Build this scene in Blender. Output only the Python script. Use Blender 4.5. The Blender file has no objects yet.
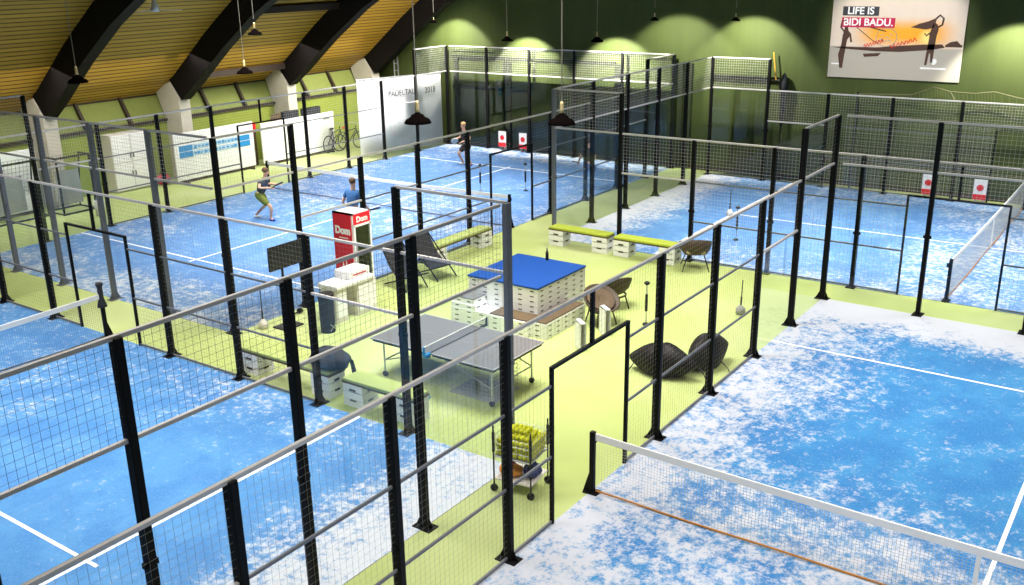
import bpy, bmesh, math, random
from mathutils import Vector, Matrix, Quaternion
random.seed(7)
S = bpy.context.scene
COL = S.collection
PI = math.pi

# ------------------------------------------------------------------ materials
def new_mat(name):
    m = bpy.data.materials.new(name); m.use_nodes = True
    return m, m.node_tree, m.node_tree.nodes['Principled BSDF']

def N(nt, kind, **kw):
    n = nt.nodes.new(kind)
    for k, v in kw.items(): setattr(n, k, v)
    return n

def math_node(nt, op, a, b=None, clamp=False):
    n = N(nt, 'ShaderNodeMath', operation=op, use_clamp=clamp)
    for i, x in enumerate((a, b)):
        if x is None: continue
        if isinstance(x, (int, float)): n.inputs[i].default_value = x
        else: nt.links.new(x, n.inputs[i])
    return n.outputs[0]

def smooth(nt, x, a, b):
    n = N(nt, 'ShaderNodeMapRange', interpolation_type='SMOOTHSTEP')
    nt.links.new(x, n.inputs[0]); n.inputs[1].default_value = a; n.inputs[2].default_value = b
    return n.outputs[0]

def mixc(nt, f, a, b):
    n = N(nt, 'ShaderNodeMix', data_type='RGBA')
    if isinstance(f, (int, float)): n.inputs[0].default_value = f
    else: nt.links.new(f, n.inputs[0])
    for i, x in ((6, a), (7, b)):
        if isinstance(x, tuple): n.inputs[i].default_value = (*x, 1)
        else: nt.links.new(x, n.inputs[i])
    return n.outputs[2]

def noise(nt, scale, detail=3, rough=.55, vec=None):
    n = N(nt, 'ShaderNodeTexNoise'); n.inputs['Scale'].default_value = scale
    n.inputs['Detail'].default_value = detail; n.inputs['Roughness'].default_value = rough
    if vec is None:
        vec = N(nt, 'ShaderNodeTexCoord').outputs['Object']
    nt.links.new(vec, n.inputs['Vector'])
    return n.outputs['Fac']

def mat(name, c, rough=.6, metal=0., var=.12, scale=12., spec=.4, sheen=0.):
    m, nt, p = new_mat(name)
    f = noise(nt, scale)
    lo = tuple(max(0, x * (1 - var)) for x in c); hi = tuple(min(1, x * (1 + var)) for x in c)
    nt.links.new(mixc(nt, f, lo, hi), p.inputs['Base Color'])
    p.inputs['Roughness'].default_value = rough; p.inputs['Metallic'].default_value = metal
    p.inputs['Specular IOR Level'].default_value = spec
    return m

M = {}
M['black'] = mat('black powder coat', (.010, .010, .011), .5, spec=.25)
M['beam'] = mat('black glued beam', (.0045, .003, .003), .7, spec=.15)
M['post'] = mat('anthracite post', (.007, .007, .0075), .5, spec=.08)
M['post_grey'] = mat('grey post', (.16, .165, .18), .4, .3)
M['rail'] = mat('galvanised rail', (.52, .50, .49), .45, .2)
M['wire'] = mat('galvanised wire', (.46, .46, .45), .5, .1)
M['wire_fine'] = mat('thin galvanised wire', (.20, .20, .19), .5, .1)
M['wire_dark'] = mat('dark wire', (.05, .055, .075), .5, spec=.2)  # darker wire colour, used on the left foreground end wall
M['net'] = mat('net cord', (.10, .10, .11), .8)
M['netpale'] = mat('pale net cord', (.42, .41, .38), .8)
M['white'] = mat('white paint', (.84, .84, .85), .5, var=.05)
M['offwhite'] = mat('off white paint', (.66, .62, .56), .55, var=.08)
M['tape'] = mat('white net tape', (.85, .83, .80), .6, var=.04)
M['rope'] = mat('dull rope', (.13, .13, .06), .8)
M['cord'] = mat('orange brown cord', (.42, .17, .03), .7)
M['blue'] = mat('royal blue mat', (.0, .045, .235), .6, var=.1, scale=3)
M['teal'] = mat('teal rubber', (.01, .22, .36), .5)
M['brown'] = mat('brown boards', (.10, .065, .032), .6, scale=8, var=.3)
M['wicker'] = mat('dark wicker', (.055, .034, .017), .6, var=.5, scale=60)
M['cush'] = mat('beige cushion', (.36, .29, .2), .8)
M['cushdark'] = mat('dark brown cushion', (.10, .065, .035), .8)
M['lime'] = mat('lime cushion', (.42, .50, .05), .75)
M['bag'] = mat('black bean bag fabric', (.008, .006, .006), .55, var=.5, scale=6, spec=.2)
M['cloth'] = mat('black cloth', (.02, .021, .026), .75, var=.4)
M['edge_grey'] = mat('grey edge line', (.36, .36, .36), .5)
M['slate'] = mat('grey table top', (.155, .15, .155), .4, var=.06)
M['steel'] = mat('steel tube', (.45, .46, .47), .35, .6)
M['red'] = mat('red panel', (.70, .010, .022), .45, var=.05)
M['redcloth'] = mat('red cloth', (.45, .02, .05), .7)
M['orange'] = mat('orange plastic', (.75, .28, .02), .5)
M['navy'] = mat('navy cloth', (.03, .04, .16), .7)
M['ball'] = mat('yellow felt', (.62, .64, .02), .8, var=.15, scale=40)
M['bronze'] = mat('dark lamp enamel', (.003, .002, .002), .9, spec=.0)
M['brass'] = mat('brass lamp neck', (.62, .50, .25), .4, .3)
M['cordw'] = mat('lamp cord', (.20, .19, .15), .6)
M['concrete'] = mat('pale concrete', (.52, .48, .40), .8, var=.15, scale=3)
M['screen'] = mat('dark screen', (.010, .010, .012), .25)
M['fabric_grey'] = mat('grey sheet', (.30, .31, .29), .8, var=.3, scale=2)
M['stripe'] = mat('cyan blue stripe', (.02, .26, .62), .5, var=.08)
M['palestripe'] = mat('pale blue stripe', (.42, .60, .78), .6)
M['letter'] = mat('dark lettering', (.04, .04, .05), .6)
M['letterw'] = mat('white lettering', (.9, .89, .87), .6, var=.03)
M['magenta'] = mat('crimson strip', (.52, .01, .07), .6)
M['skin'] = mat('skin', (.62, .34, .23), .55, var=.08)
M['hair_b'] = mat('brown hair', (.10, .05, .022), .7)
M['hair_l'] = mat('fair hair', (.55, .33, .14), .7)
M['shirt_d'] = mat('dark grey shirt', (.025, .03, .04), .8)
M['shirt_b'] = mat('blue shirt', (.03, .13, .34), .8)
M['shirt_k'] = mat('black shirt', (.015, .012, .015), .8)
M['shorts_o'] = mat('olive shorts', (.13, .16, .015), .8)
M['shorts_g'] = mat('grey shorts', (.14, .16, .19), .8)
M['shorts_k'] = mat('black shorts', (.02, .012, .016), .8)
M['shorts_b'] = mat('blue shorts', (.05, .12, .42), .8)
M['shoe_b'] = mat('blue shoe', (.01, .05, .3), .6)
M['shoe_w'] = mat('white shoe', (.75, .75, .72), .6)
M['eye'] = mat('eye', (.02, .015, .01), .3)
M['gold'] = mat('gold print', (.55, .30, .04), .5)
M['rail_shade'] = mat('dark wall rail and shade strip', (.018, .024, .008), .8)
M['trimdark'] = mat('dark brown trim', (.035, .022, .012), .6)
M['silh'] = mat('dark print silhouette', (.075, .035, .022), .7)
M['sand_print'] = mat('pale sand print', (.46, .41, .34), .8, var=.3, scale=30)

def glass_mat():
    m, nt, p = new_mat('court glass')
    nt.nodes.remove(p)
    out = nt.nodes['Material Output']
    t = N(nt, 'ShaderNodeBsdfTransparent'); t.inputs[0].default_value = (.93, .96, .95, 1)
    g = N(nt, 'ShaderNodeBsdfGlossy'); g.inputs['Roughness'].default_value = .02
    g.inputs['Color'].default_value = (.9, .95, 1, 1)
    fr = N(nt, 'ShaderNodeFresnel'); fr.inputs[0].default_value = 1.5
    f = math_node(nt, 'MULTIPLY', fr.outputs[0], 1.0, True)
    mx = N(nt, 'ShaderNodeMixShader'); nt.links.new(f, mx.inputs[0])
    nt.links.new(t.outputs[0], mx.inputs[1]); nt.links.new(g.outputs[0], mx.inputs[2])
    nt.links.new(mx.outputs[0], out.inputs[0])
    return m
M['glass'] = glass_mat()

def turf_mat(name, hu, hv, dense, edge_u, edge_v, net_k, seed, haze, blue=(.012, .135, .50), blue2=(.02, .24, .62)):
    """Blue turf with blown sand: object coordinates, u along length (x), v across (y)."""
    m, nt, p = new_mat(name)
    tc = N(nt, 'ShaderNodeTexCoord').outputs['Object']
    mp = N(nt, 'ShaderNodeMapping'); mp.inputs['Location'].default_value = (seed * 7.3, seed * 3.1, seed)
    nt.links.new(tc, mp.inputs[0]); v = mp.outputs[0]
    sx = N(nt, 'ShaderNodeSeparateXYZ'); nt.links.new(tc, sx.inputs[0])
    au = math_node(nt, 'ABSOLUTE', sx.outputs[0]); av = math_node(nt, 'ABSOLUTE', sx.outputs[1])
    du = math_node(nt, 'SUBTRACT', hu, au); dv = math_node(nt, 'SUBTRACT', hv, av)
    eu = math_node(nt, 'MULTIPLY', math_node(nt, 'SUBTRACT', 1, smooth(nt, du, .2, 2.6)), edge_u)
    ev = math_node(nt, 'MULTIPLY', math_node(nt, 'SUBTRACT', 1, smooth(nt, dv, 0, 3.4)), edge_v)
    en = math_node(nt, 'MULTIPLY', math_node(nt, 'SUBTRACT', 1, smooth(nt, au, .3, 4.2)), net_k)
    e = math_node(nt, 'MAXIMUM', math_node(nt, 'MAXIMUM', eu, ev), en)
    big = noise(nt, .5, 2, .5, v); mid = noise(nt, 1.6, 3, .6, v); fine = noise(nt, 7.5, 5, .74, v); speck = noise(nt, 34, 3, .75, v)
    def amp(x, k): return math_node(nt, 'MULTIPLY', math_node(nt, 'SUBTRACT', x, .5), k)
    n1 = math_node(nt, 'ADD', math_node(nt, 'ADD', amp(mid, .8), amp(fine, 2.3)), math_node(nt, 'ADD', amp(big, .5), amp(speck, .5)))
    t = math_node(nt, 'ADD', math_node(nt, 'ADD', n1, e), dense)
    f = math_node(nt, 'ADD', math_node(nt, 'MULTIPLY', smooth(nt, t, .12, .72), .86), haze)
    bl = mixc(nt, smooth(nt, mid, .35, .65), blue, blue2)
    bl = mixc(nt, smooth(nt, speck, .42, .75), bl, (.08, .22, .45))
    cc = mixc(nt, f, bl, (.54, .54, .58))
    nt.links.new(cc, p.inputs['Base Color'])
    p.inputs['Roughness'].default_value = .85; p.inputs['Specular IOR Level'].default_value = .15
    return m

def green_mat():
    m, nt, p = new_mat('green needle turf')
    f = noise(nt, .8, 4); g = noise(nt, 60, 2); h = noise(nt, .22, 2)
    c = mixc(nt, f, (.35, .42, .125), (.46, .525, .215))
    c = mixc(nt, math_node(nt, 'MULTIPLY', g, .25), c, (.20, .29, .02))
    c = mixc(nt, math_node(nt, 'MULTIPLY', smooth(nt, h, .45, .7), .45), c, (.56, .61, .33))
    nt.links.new(c, p.inputs['Base Color']); p.inputs['Roughness'].default_value = .8
    p.inputs['Specular IOR Level'].default_value = .25
    return m

def wood_ceiling():
    m, nt, p = new_mat('plank ceiling')
    tc = N(nt, 'ShaderNodeTexCoord').outputs['UV']
    sx = N(nt, 'ShaderNodeSeparateXYZ'); nt.links.new(tc, sx.inputs[0])
    s = math_node(nt, 'MULTIPLY', sx.outputs[0], 1 / .21)
    fr = math_node(nt, 'FRACT', s); fl = math_node(nt, 'FLOOR', s)
    gap = math_node(nt, 'SUBTRACT', 1, smooth(nt, math_node(nt, 'ABSOLUTE', math_node(nt, 'SUBTRACT', fr, .5)), .32, .44))
    wn = N(nt, 'ShaderNodeTexWhiteNoise', noise_dimensions='1D'); nt.links.new(fl, wn.inputs['W'])
    mp = N(nt, 'ShaderNodeMapping'); mp.inputs['Scale'].default_value = (6, .35, 1); nt.links.new(tc, mp.inputs[0])
    g = noise(nt, 1.5, 4, .6, mp.outputs[0])
    k = math_node(nt, 'ADD', math_node(nt, 'MULTIPLY', wn.outputs[0], .45), math_node(nt, 'MULTIPLY', g, .55))
    c = mixc(nt, k, (.31, .155, .010), (.56, .32, .03))
    c = mixc(nt, gap, (.06, .025, .004), c)
    nt.links.new(c, p.inputs['Base Color']); p.inputs['Roughness'].default_value = .55
    return m

def wall_mat(name, a, b, sc=1.2, streak=True):
    m, nt, p = new_mat(name)
    tc = N(nt, 'ShaderNodeTexCoord').outputs['Object']
    mp = N(nt, 'ShaderNodeMapping'); mp.inputs['Scale'].default_value = (2.2, 2.2, .25) if streak else (1, 1, 1)
    nt.links.new(tc, mp.inputs[0])
    f = noise(nt, sc, 5, .65, mp.outputs[0])
    nt.links.new(mixc(nt, f, a, b), p.inputs['Base Color']); p.inputs['Roughness'].default_value = .8
    return m

M['green'] = green_mat()
M['plank'] = wood_ceiling()
M['wall_far'] = wall_mat('dark green wall', (.032, .050, .006), (.065, .088, .014))
M['wall_left'] = wall_mat('olive green wall', (.20, .26, .015), (.30, .35, .045))
M['panel'] = wall_mat('acoustic green panel', (.16, .20, .03), (.24, .27, .07), 6, False)
M['white_line'] = mat('line paint', (.82, .82, .84), .7, var=.06)

# ------------------------------------------------------------------ mesh builder
class MB:
    def __init__(self): self.bm = bmesh.new()
    def box(self, c, s, rz=0, bev=0, rot=None):
        r = bmesh.ops.create_cube(self.bm, size=1)
        vs = r['verts']
        for v in vs: v.co = Vector((v.co.x * s[0], v.co.y * s[1], v.co.z * s[2]))
        if bev:
            es = list({e for v in vs for e in v.link_edges})
            o = bmesh.ops.bevel(self.bm, geom=es, offset=bev, segments=2, affect='EDGES', profile=.6)
            vs = list({v for f in o['faces'] for v in f.verts} | {v for v in vs if v.is_valid})
        R = rot if rot is not None else Matrix.Rotation(rz, 3, 'Z')
        for v in vs: v.co = R @ v.co + Vector(c)
        return self
    def bar(self, a, b, w, h=None, up=(0, 0, 1)):
        a, b = Vector(a), Vector(b); h = h or w
        d = (b - a); L = d.length; d.normalize(); u = Vector(up)
        if abs(d.dot(u)) > .98: u = Vector((0, 1, 0))
        x = d.cross(u).normalized(); z = x.cross(d).normalized()
        R = Matrix((x, d, z)).transposed()
        return self.box((a + b) / 2, (w, L, h), rot=R)
    def wire(self, a, b, w):
        a, b = Vector(a), Vector(b); d = (b - a).normalized()
        u = Vector((0, 1, 0)) if abs(d.y) < .9 else Vector((1, 0, 0))
        x = d.cross(u).normalized() * w / 2; z = d.cross(x).normalized() * w / 2
        A = [self.bm.verts.new(a + o) for o in (x, z, -x, -z)]
        B = [self.bm.verts.new(b + o) for o in (x, z, -x, -z)]
        for i in range(4): self.bm.faces.new((A[i], A[(i + 1) % 4], B[(i + 1) % 4], B[i]))
        return self
    def tube(self, pts, r, n=8, closed=False):
        pts = [Vector(p) for p in pts]; rings = []; m = len(pts); prev = None
        rr = r if isinstance(r, (list, tuple)) else [r] * m
        for i, p in enumerate(pts):
            if closed: d = pts[(i + 1) % m] - pts[i - 1]
            else: d = pts[min(i + 1, m - 1)] - pts[max(i - 1, 0)]
            d.normalize()
            if prev is None:
                u = Vector((0, 0, 1)) if abs(d.z) < .9 else Vector((1, 0, 0))
                x = d.cross(u).normalized()
            else:
                x = (prev - d * prev.dot(d)).normalized()
            prev = x; y = d.cross(x)
            rings.append([self.bm.verts.new(p + (x * math.cos(2 * PI * k / n) + y * math.sin(2 * PI * k / n)) * rr[i]) for k in range(n)])
        for i in range(m if closed else m - 1):
            A, B = rings[i], rings[(i + 1) % m]
            for k in range(n): self.bm.faces.new((A[k], A[(k + 1) % n], B[(k + 1) % n], B[k]))
        if not closed:
            self.bm.faces.new(rings[0][::-1]); self.bm.faces.new(rings[-1])
        return self
    def lathe(self, prof, c=(0, 0, 0), n=24, R=None):
        c = Vector(c); rings = []
        for r, z in prof:
            vs = []
            for k in range(n):
                q = Vector((r * math.cos(2 * PI * k / n), r * math.sin(2 * PI * k / n), z))
                vs.append(self.bm.verts.new((R @ q if R else q) + c))
            rings.append(vs)
        for A, B in zip(rings, rings[1:]):
            for k in range(n): self.bm.faces.new((A[k], A[(k + 1) % n], B[(k + 1) % n], B[k]))
        if prof[0][0] > 1e-4: self.bm.faces.new(rings[0][::-1])
        if prof[-1][0] > 1e-4: self.bm.faces.new(rings[-1])
        return self
    def ball(self, c, r, sc=(1, 1, 1), seg=16):
        o = bmesh.ops.create_uvsphere(self.bm, u_segments=seg, v_segments=seg // 2 + 2, radius=r)
        for v in o['verts']: v.co = Vector((v.co.x * sc[0], v.co.y * sc[1], v.co.z * sc[2])) + Vector(c)
        return self
    def poly(self, pts):
        self.bm.faces.new([self.bm.verts.new(p) for p in pts]); return self
    def prism(self, pts, d):
        """pts: planar loop, extruded along vector d"""
        d = Vector(d); A = [self.bm.verts.new(p) for p in pts]; B = [self.bm.verts.new(Vector(p) + d) for p in pts]
        n = len(pts)
        self.bm.faces.new(A[::-1]); self.bm.faces.new(B)
        for i in range(n): self.bm.faces.new((A[i], A[(i + 1) % n], B[(i + 1) % n], B[i]))
        return self
    def mark(self, i):
        for f in self.bm.faces:
            if not f.tag: f.tag = True; f.material_index = i
        return self
    def mesh(self, name, m, smooth=False, extra=()):
        bmesh.ops.remove_doubles(self.bm, verts=self.bm.verts, dist=1e-5)
        bmesh.ops.recalc_face_normals(self.bm, faces=self.bm.faces)
        me = bpy.data.meshes.new(name); self.bm.to_mesh(me); self.bm.free()
        me.materials.append(M[m] if isinstance(m, str) else m)
        for x in extra: me.materials.append(M[x])
        if smooth:
            for p in me.polygons: p.use_smooth = True
        return me
    def obj(self, name, m, parent=None, smooth=False, loc=None):
        return link(name, self.mesh(name, m, smooth), parent, loc)

def link(name, data, parent=None, loc=None, rz=0):
    o = bpy.data.objects.new(name, data); COL.objects.link(o)
    if parent: o.parent = parent
    if loc is not None: o.location = loc
    if rz: o.rotation_euler.z = rz
    return o
def tag(o, label, cat, group=None, kind=None):
    o['label'] = label; o['category'] = cat
    if group: o['group'] = group
    if kind: o['kind'] = kind
    return o
def thing(name, label, cat, loc=(0, 0, 0), rz=0, group=None):
    o = bpy.data.objects.new(name, None); COL.objects.link(o); o.empty_display_size = .1
    o.location = loc; o.rotation_euler = (0, 0, rz)
    return tag(o, label, cat, group)
def structure(name, mb, m, parent=None, **kw):
    o = mb.obj(name, m, parent, **kw)
    if parent is None: o['kind'] = 'structure'
    return o
def dup(root, loc=None, rz=None, label=None):
    r = root.copy(); COL.objects.link(r)
    if loc is not None: r.location = loc
    if rz is not None: r.rotation_euler = (0, 0, rz)
    if label: r['label'] = label
    for ch in root.children:
        c = ch.copy(); COL.objects.link(c); c.parent = r
        for g in ch.children:
            d = g.copy(); COL.objects.link(d); d.parent = c
    return r
def text(body, size, m, parent, loc, rot, name='lettering', ext=.004, sx=1.0, bold=0):
    cu = bpy.data.curves.new(name, 'FONT'); cu.body = body; cu.size = size; cu.extrude = ext; cu.offset = bold
    cu.align_x = 'CENTER'; cu.align_y = 'CENTER'
    t = bpy.data.objects.new(name, cu); COL.objects.link(t)
    bpy.context.view_layer.update()
    me = bpy.data.meshes.new_from_object(t.evaluated_get(bpy.context.evaluated_depsgraph_get()))
    bpy.data.objects.remove(t); me.materials.clear(); me.materials.append(M[m])
    o = link(name, me, parent, loc); o.rotation_euler = rot; o.scale = (sx, 1, 1)
    return o

# ------------------------------------------------------------------ court layout (metres)
XR = 1.36                      # left side of the near-right court
LX0, LX1, LY0, LY1 = -18.15, -7.95, 1.48, 21.48
R2X0, R2Y0, R2Y1 = -6.35, 11.15, 21.15
R2X1 = R2X0 + 20
YW = 21.75                      # far wall
XW = -22.4                     # left wall

# ---- floor
structure('floor', MB().box((-2, 6, -.1), (46, 44, .2)), 'green')
def court(name, cx, cy, L, Wd, along_y, m, half=None):
    mb = MB(); u0, u1 = (-L / 2, L / 2) if half is None else half
    mb.box(((u0 + u1) / 2, 0, .004), (u1 - u0, Wd, .008))
    o = structure(name, mb, m)
    o.location = (cx, cy, 0); o.rotation_euler.z = PI / 2 if along_y else 0
    ln = MB(); z = .011
    for s in (-1, 1):
        ln.box((s * 6.95, 0, z), (.055, Wd - .02, .006))
    ln.box((0, 0, z), (2 * 7.17, .055, .0055))
    l = ln.obj('court_line', 'white_line', o)
    return o
tR = turf_mat('sanded blue turf a', 10, 5, -.05, 1.0, .66, .48, 1, .02, (.016, .155, .41), (.03, .215, .47))
tL = turf_mat('sanded blue turf b', 10, 5, -.13, .85, .30, .22, 2, .05, (.025, .155, .41), (.05, .21, .47))
tF = turf_mat('sanded blue turf c', 10, 5.1, .0, .40, .16, .22, 3, .10, (.03, .145, .41), (.05, .185, .45))
t2 = turf_mat('sanded blue turf d', 10, 5, -.07, .75, .34, .38, 4, .08, (.025, .145, .41), (.045, .21, .48))
court('floor_blue_court', XR + 5, 0, 20, 10, True, tR)
court('floor_blue_court', -10, -5, 20, 10, False, tL)
court('floor_blue_court', (LX0 + LX1) / 2, (LY0 + LY1) / 2, 20, 10.2, True, tF)
court('floor_blue_court', R2X0 + 10, (R2Y0 + R2Y1) / 2, 20, 10, False, t2)

# ------------------------------------------------------------------ hall shell
def ceil_z(x):
    xs = [(-22.9, 2.95), (-21.7, 3.66), (-19.7, 5.2), (-17.9, 6.4), (-14, 8.4), (-9, 10.2), (-2, 11.2), (5, 10.2), (10, 8.4), (14, 6.3), (18, 3.2)]
    for (a, za), (b, zb) in zip(xs, xs[1:]):
        if x <= b: return za + (zb - za) * (x - a) / (b - a)
    return xs[-1][1]
def ceiling():
    bm = bmesh.new(); uv = bm.loops.layers.uv.new('UVMap')
    xs = [-22.9 + i * (40.8 / 68) for i in range(69)]
    s = 0; prev = None
    for i in range(68):
        a, b = xs[i], xs[i + 1]; za, zb = ceil_z(a), ceil_z(b); L = math.hypot(b - a, zb - za)
        vs = [bm.verts.new(p) for p in ((a, -16, za), (b, -16, zb), (b, YW + .1, zb), (a, YW + .1, za))]
        f = bm.faces.new(vs)
        for lp, q in zip(f.loops, ((s, -16), (s + L, -16), (s + L, YW), (s, YW))): lp[uv].uv = q
        s += L
    me = bpy.data.meshes.new('ceiling'); bm.to_mesh(me); bm.free(); me.materials.append(M['plank'])
    o = link('ceiling', me); o['kind'] = 'structure'
ceiling()
def arch_pts(lo, hi, n, dz): return [(lo + (hi - lo) * i / n, ceil_z(lo + (hi - lo) * i / n) + dz) for i in range(n + 1)]
for k, y in enumerate((1.2, 6.1, 11.1, 16.1, 20.9)):
    top = arch_pts(-22.0, 17.6, 50, .02); bot = [(x + .55, z - .68) for x, z in top]
    prof = [(x, y - .2, z) for x, z in top] + [(x, y - .2, z) for x, z in bot[::-1]]
    mb = MB()
    A = [mb.bm.verts.new((x, y - .2, z)) for x, z in top]; B = [mb.bm.verts.new((x, y - .2, z)) for x, z in bot]
    C2 = [mb.bm.verts.new((x, y + .2, z)) for x, z in top]; D = [mb.bm.verts.new((x, y + .2, z)) for x, z in bot]
    for i in range(50):
        mb.bm.faces.new((A[i], B[i], B[i + 1], A[i + 1])); mb.bm.faces.new((C2[i], C2[i + 1], D[i + 1], D[i]))
        mb.bm.faces.new((B[i], D[i], D[i + 1], B[i + 1]))
    mb.bm.faces.new((A[0], C2[0], D[0], B[0]))
    structure('ceiling_beam', mb, 'beam')
# purlins between the second and third beam and the dark strip along the foot of the ceiling
for y0, y1, x, dz in ((11.3, 15.9, -18.6, -.16), (11.3, 15.9, -21.7, -.12)):
    structure('ceiling_beam', MB().box((x, (y0 + y1) / 2, ceil_z(x) + dz), (.2, y1 - y0, .22)), 'trimdark')
# left wall: vertical below, panels sloping outwards above
structure('wall_left', MB().box((XW - .1, 4, 1.04), (.2, 40.2, 2.08)), 'wall_left')
structure('wall_left_upper', MB().prism([(XW - .15, -16, 2.04), (XW + .0, -16, 2.04), (XW - .62, -16, 3.2), (XW - .85, -16, 3.2)], (0, 40.1, 0)), 'panel')
structure('trim_1', MB().box((XW + .03, 4, 2.10), (.10, 40, .10)), 'trimdark')
structure('trim_2', MB().box((XW - .52, 4, 2.98), (.14, 40, .12)), 'trimdark')
bays = [(-3.8, 1.2), (1.2, 6.1), (6.1, 11.1), (11.1, 16.1), (16.1, 20.9)]
tn = 3
for a, b in bays:
    for k in (1, 2):
        y = a + (b - a) * k / 3
        structure('trim_%d' % tn, MB().bar((XW + .05, y, 2.1), (XW - .5, y, 3.0), .20, .10, up=(0, 1, 0)), 'trimdark'); tn += 1
for y in (1.2, 6.1, 11.1, 16.1, 20.9):
    pr = [(XW - .7, y - .22, 2.7), (XW - .1, y - .22, 0), (-21.55, y - .22, 0), (-21.55, y - .22, 2.85), (-21.95, y - .22, 3.42), (XW - .35, y - .22, 3.25)]
    structure('wall_pillar', MB().prism([(XW - .1, y - .22, 0), (-21.55, y - .22, 0), (-21.55, y - .22, 2.85), (-21.95, y - .22, 3.42), (XW - .45, y - .22, 3.2), (XW + .0, y - .22, 2.05)], (0, .44, 0)), 'concrete')
# far gable wall
prof = [(-23.2, YW, 0)] + [(x, YW, z) for x, z in arch_pts(-22.9, 17.9, 30, .05)] + [(18.3, YW, 0)]
structure('wall_far', MB().prism(prof, (0, .25, 0)), 'wall_far')
for z, x0, x1 in ((3.58, -18, -10.4), (2.36, -18, -14.3), (3.31, -6.6, -3.9)):
    structure('trim_%d' % tn, MB().box(((x0 + x1) / 2, YW - .05, z), (x1 - x0, .1, .12)), 'rail_shade'); tn += 1
for x, w, h in ((-17.8, .16, 3.6), (-15.25, .34, 3.55), (-10.25, .30, 3.55), (-7.75, .16, 3.7), (-7.42, .18, 3.7)):  # upright dark strips stand in for fence shadows on the far wall
    structure('trim_%d' % tn, MB().box((x, YW - .06, h / 2), (w, .12, h)), 'rail_shade'); tn += 1
structure('baseboard_far', MB().box((-2, YW - .03, .06), (40, .06, .12)), 'trimdark')

# ------------------------------------------------------------------ fences
_cache = {}
WS = .0833
def panel_mesh(w, h, wm='wire'):
    k = ('m', round(w, 3), round(h, 3), wm)
    if k not in _cache:
        mb = MB(); nx = max(2, round(w / WS)); nz = max(2, round(h / WS)); t = {'wire': .0044, 'wire_dark': .0034, 'wire_fine': .0026}[wm]
        for i in range(nx + 1): mb.wire((w * i / nx, .003, 0), (w * i / nx, .003, h), t)
        for j in range(nz + 1): mb.wire((0, -.003, h * j / nz), (w, -.003, h * j / nz), t)
        _cache[k] = mb.mesh('mesh_panel', wm)
    return _cache[k]
def glass_mesh(w, h):
    k = ('g', round(w, 3), round(h, 3))
    if k not in _cache:
        _cache[k] = MB().poly([(0, 0, 0), (w, 0, 0), (w, 0, h), (0, 0, h)]).mesh('glass_panel', 'glass')
    return _cache[k]
def post_mesh(h, grey=False):
    k = ('p', h, grey)
    if k not in _cache:
        mb = MB().box((0, 0, h / 2), (.085, .115, h), bev=.01)
        mb.box((0, 0, .008), (.20, .30, .016))
        for s in (-1, 1):
            mb.prism([(-.008, s * .065, .016), (-.008, s * .14, .016), (-.008, s * .065, .17)], (.016, 0, 0))
        mb.box((.062, 0, h * .42), (.03, .05, .06)); mb.box((-.062, 0, h * .42), (.03, .05, .06))
        _cache[k] = mb.mesh('post', 'post_grey' if grey else 'post')
    return _cache[k]
def rail_mesh(w):
    k = ('r', round(w, 3))
    if k not in _cache: _cache[k] = MB().box((w / 2, 0, 0), (w, .045, .045), bev=.008).mesh('rail', 'rail')
    return _cache[k]
def thin_rail_mesh(w):
    k = ('tr', round(w, 3))
    if k not in _cache: _cache[k] = MB().box((w / 2, 0, 0), (w, .03, .035), bev=.006).mesh('rail', 'post_grey')
    return _cache[k]
def fence(label, a, b, bays, posts, door=None, group=None, wm='wire'):
    """a->b base line; bays: (s0, s1, [(kind, z0, z1)...]); posts: (s, h)"""
    a, b = Vector((*a, 0)), Vector((*b, 0)); d = b - a
    f = thing('court_fence', label, 'fence', a, math.atan2(d.y, d.x), group)
    for s, h, *g in posts: link('post', post_mesh(h, bool(g)), f, (s, 0, 0))
    for s0, s1, parts in bays:
        for kind, z0, z1 in parts:
            if kind == 'mesh': link('mesh_panel', panel_mesh(s1 - s0, z1 - z0, wm), f, (s0, 0, z0))
            elif kind == 'glass': link('glass_panel', glass_mesh(s1 - s0 - .02, z1 - z0), f, (s0 + .01, 0, z0))
            elif kind == 'rail': link('rail', rail_mesh(s1 - s0), f, (s0, 0, z0))
            elif kind == 'thin': link('rail', thin_rail_mesh(s1 - s0), f, (s0, 0, z0))
    if door is not None:
        mb = MB(); s0, s1 = door
        for s in (s0, s1): mb.box((s, 0, 1.12), (.042, .05, 2.24))
        mb.box(((s0 + s1) / 2, 0, 2.24), (s1 - s0 + .042, .05, .042))
        mb.box((s0 + 1, 0, 2.62), (.05, .05, .72))
        mb.obj('door_frame', 'post', f)
    return f
T4 = [('glass', .02, 3), ('mesh', 3, 4), ('rail', 3, 0), ('rail', 4, 0)]
T2 = [('glass', .02, 2), ('mesh', 2, 3), ('rail', 2, 0), ('rail', 3, 0)]
T3 = [('mesh', .04, 3), ('thin', .04, 0), ('thin', 1, 0), ('thin', 2, 0), ('rail', 3, 0)]
def long_bays(lo=-10, hi=10):
    out = []
    for s0, s1, t in ((-10, -8, T4), (-8, -6, T2), (-6, -4, T3), (-4, -2, T3), (-2, -1, T3), (1, 2, T3), (2, 4, T3), (4, 6, T3), (6, 8, T2), (8, 10, T4)):
        if s0 >= lo and s1 <= hi: out.append((s0 + 10, s1 + 10, t))
    if lo <= -1 and hi >= 1: out.append((9, 11, [('rail', 3, 0), ('mesh', 2.26, 3)]))
    return out
def long_posts(lo=-10, hi=10):
    return [(s + 10, h) for s, h in ((-10, 4), (-8, 4), (-6, 3), (-4, 3), (-2, 3), (2, 3), (4, 3), (6, 3), (8, 4), (10, 4)) if lo <= s <= hi]
def end_bays(n=5, L=10.0, e=.17):
    q = (L - 2 * e) / n
    return [(e + q * i, e + q * i + q, T4) for i in range(n)]
def end_posts(n=5): return [(2 * i, 4) for i in range(1, n)]
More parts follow.
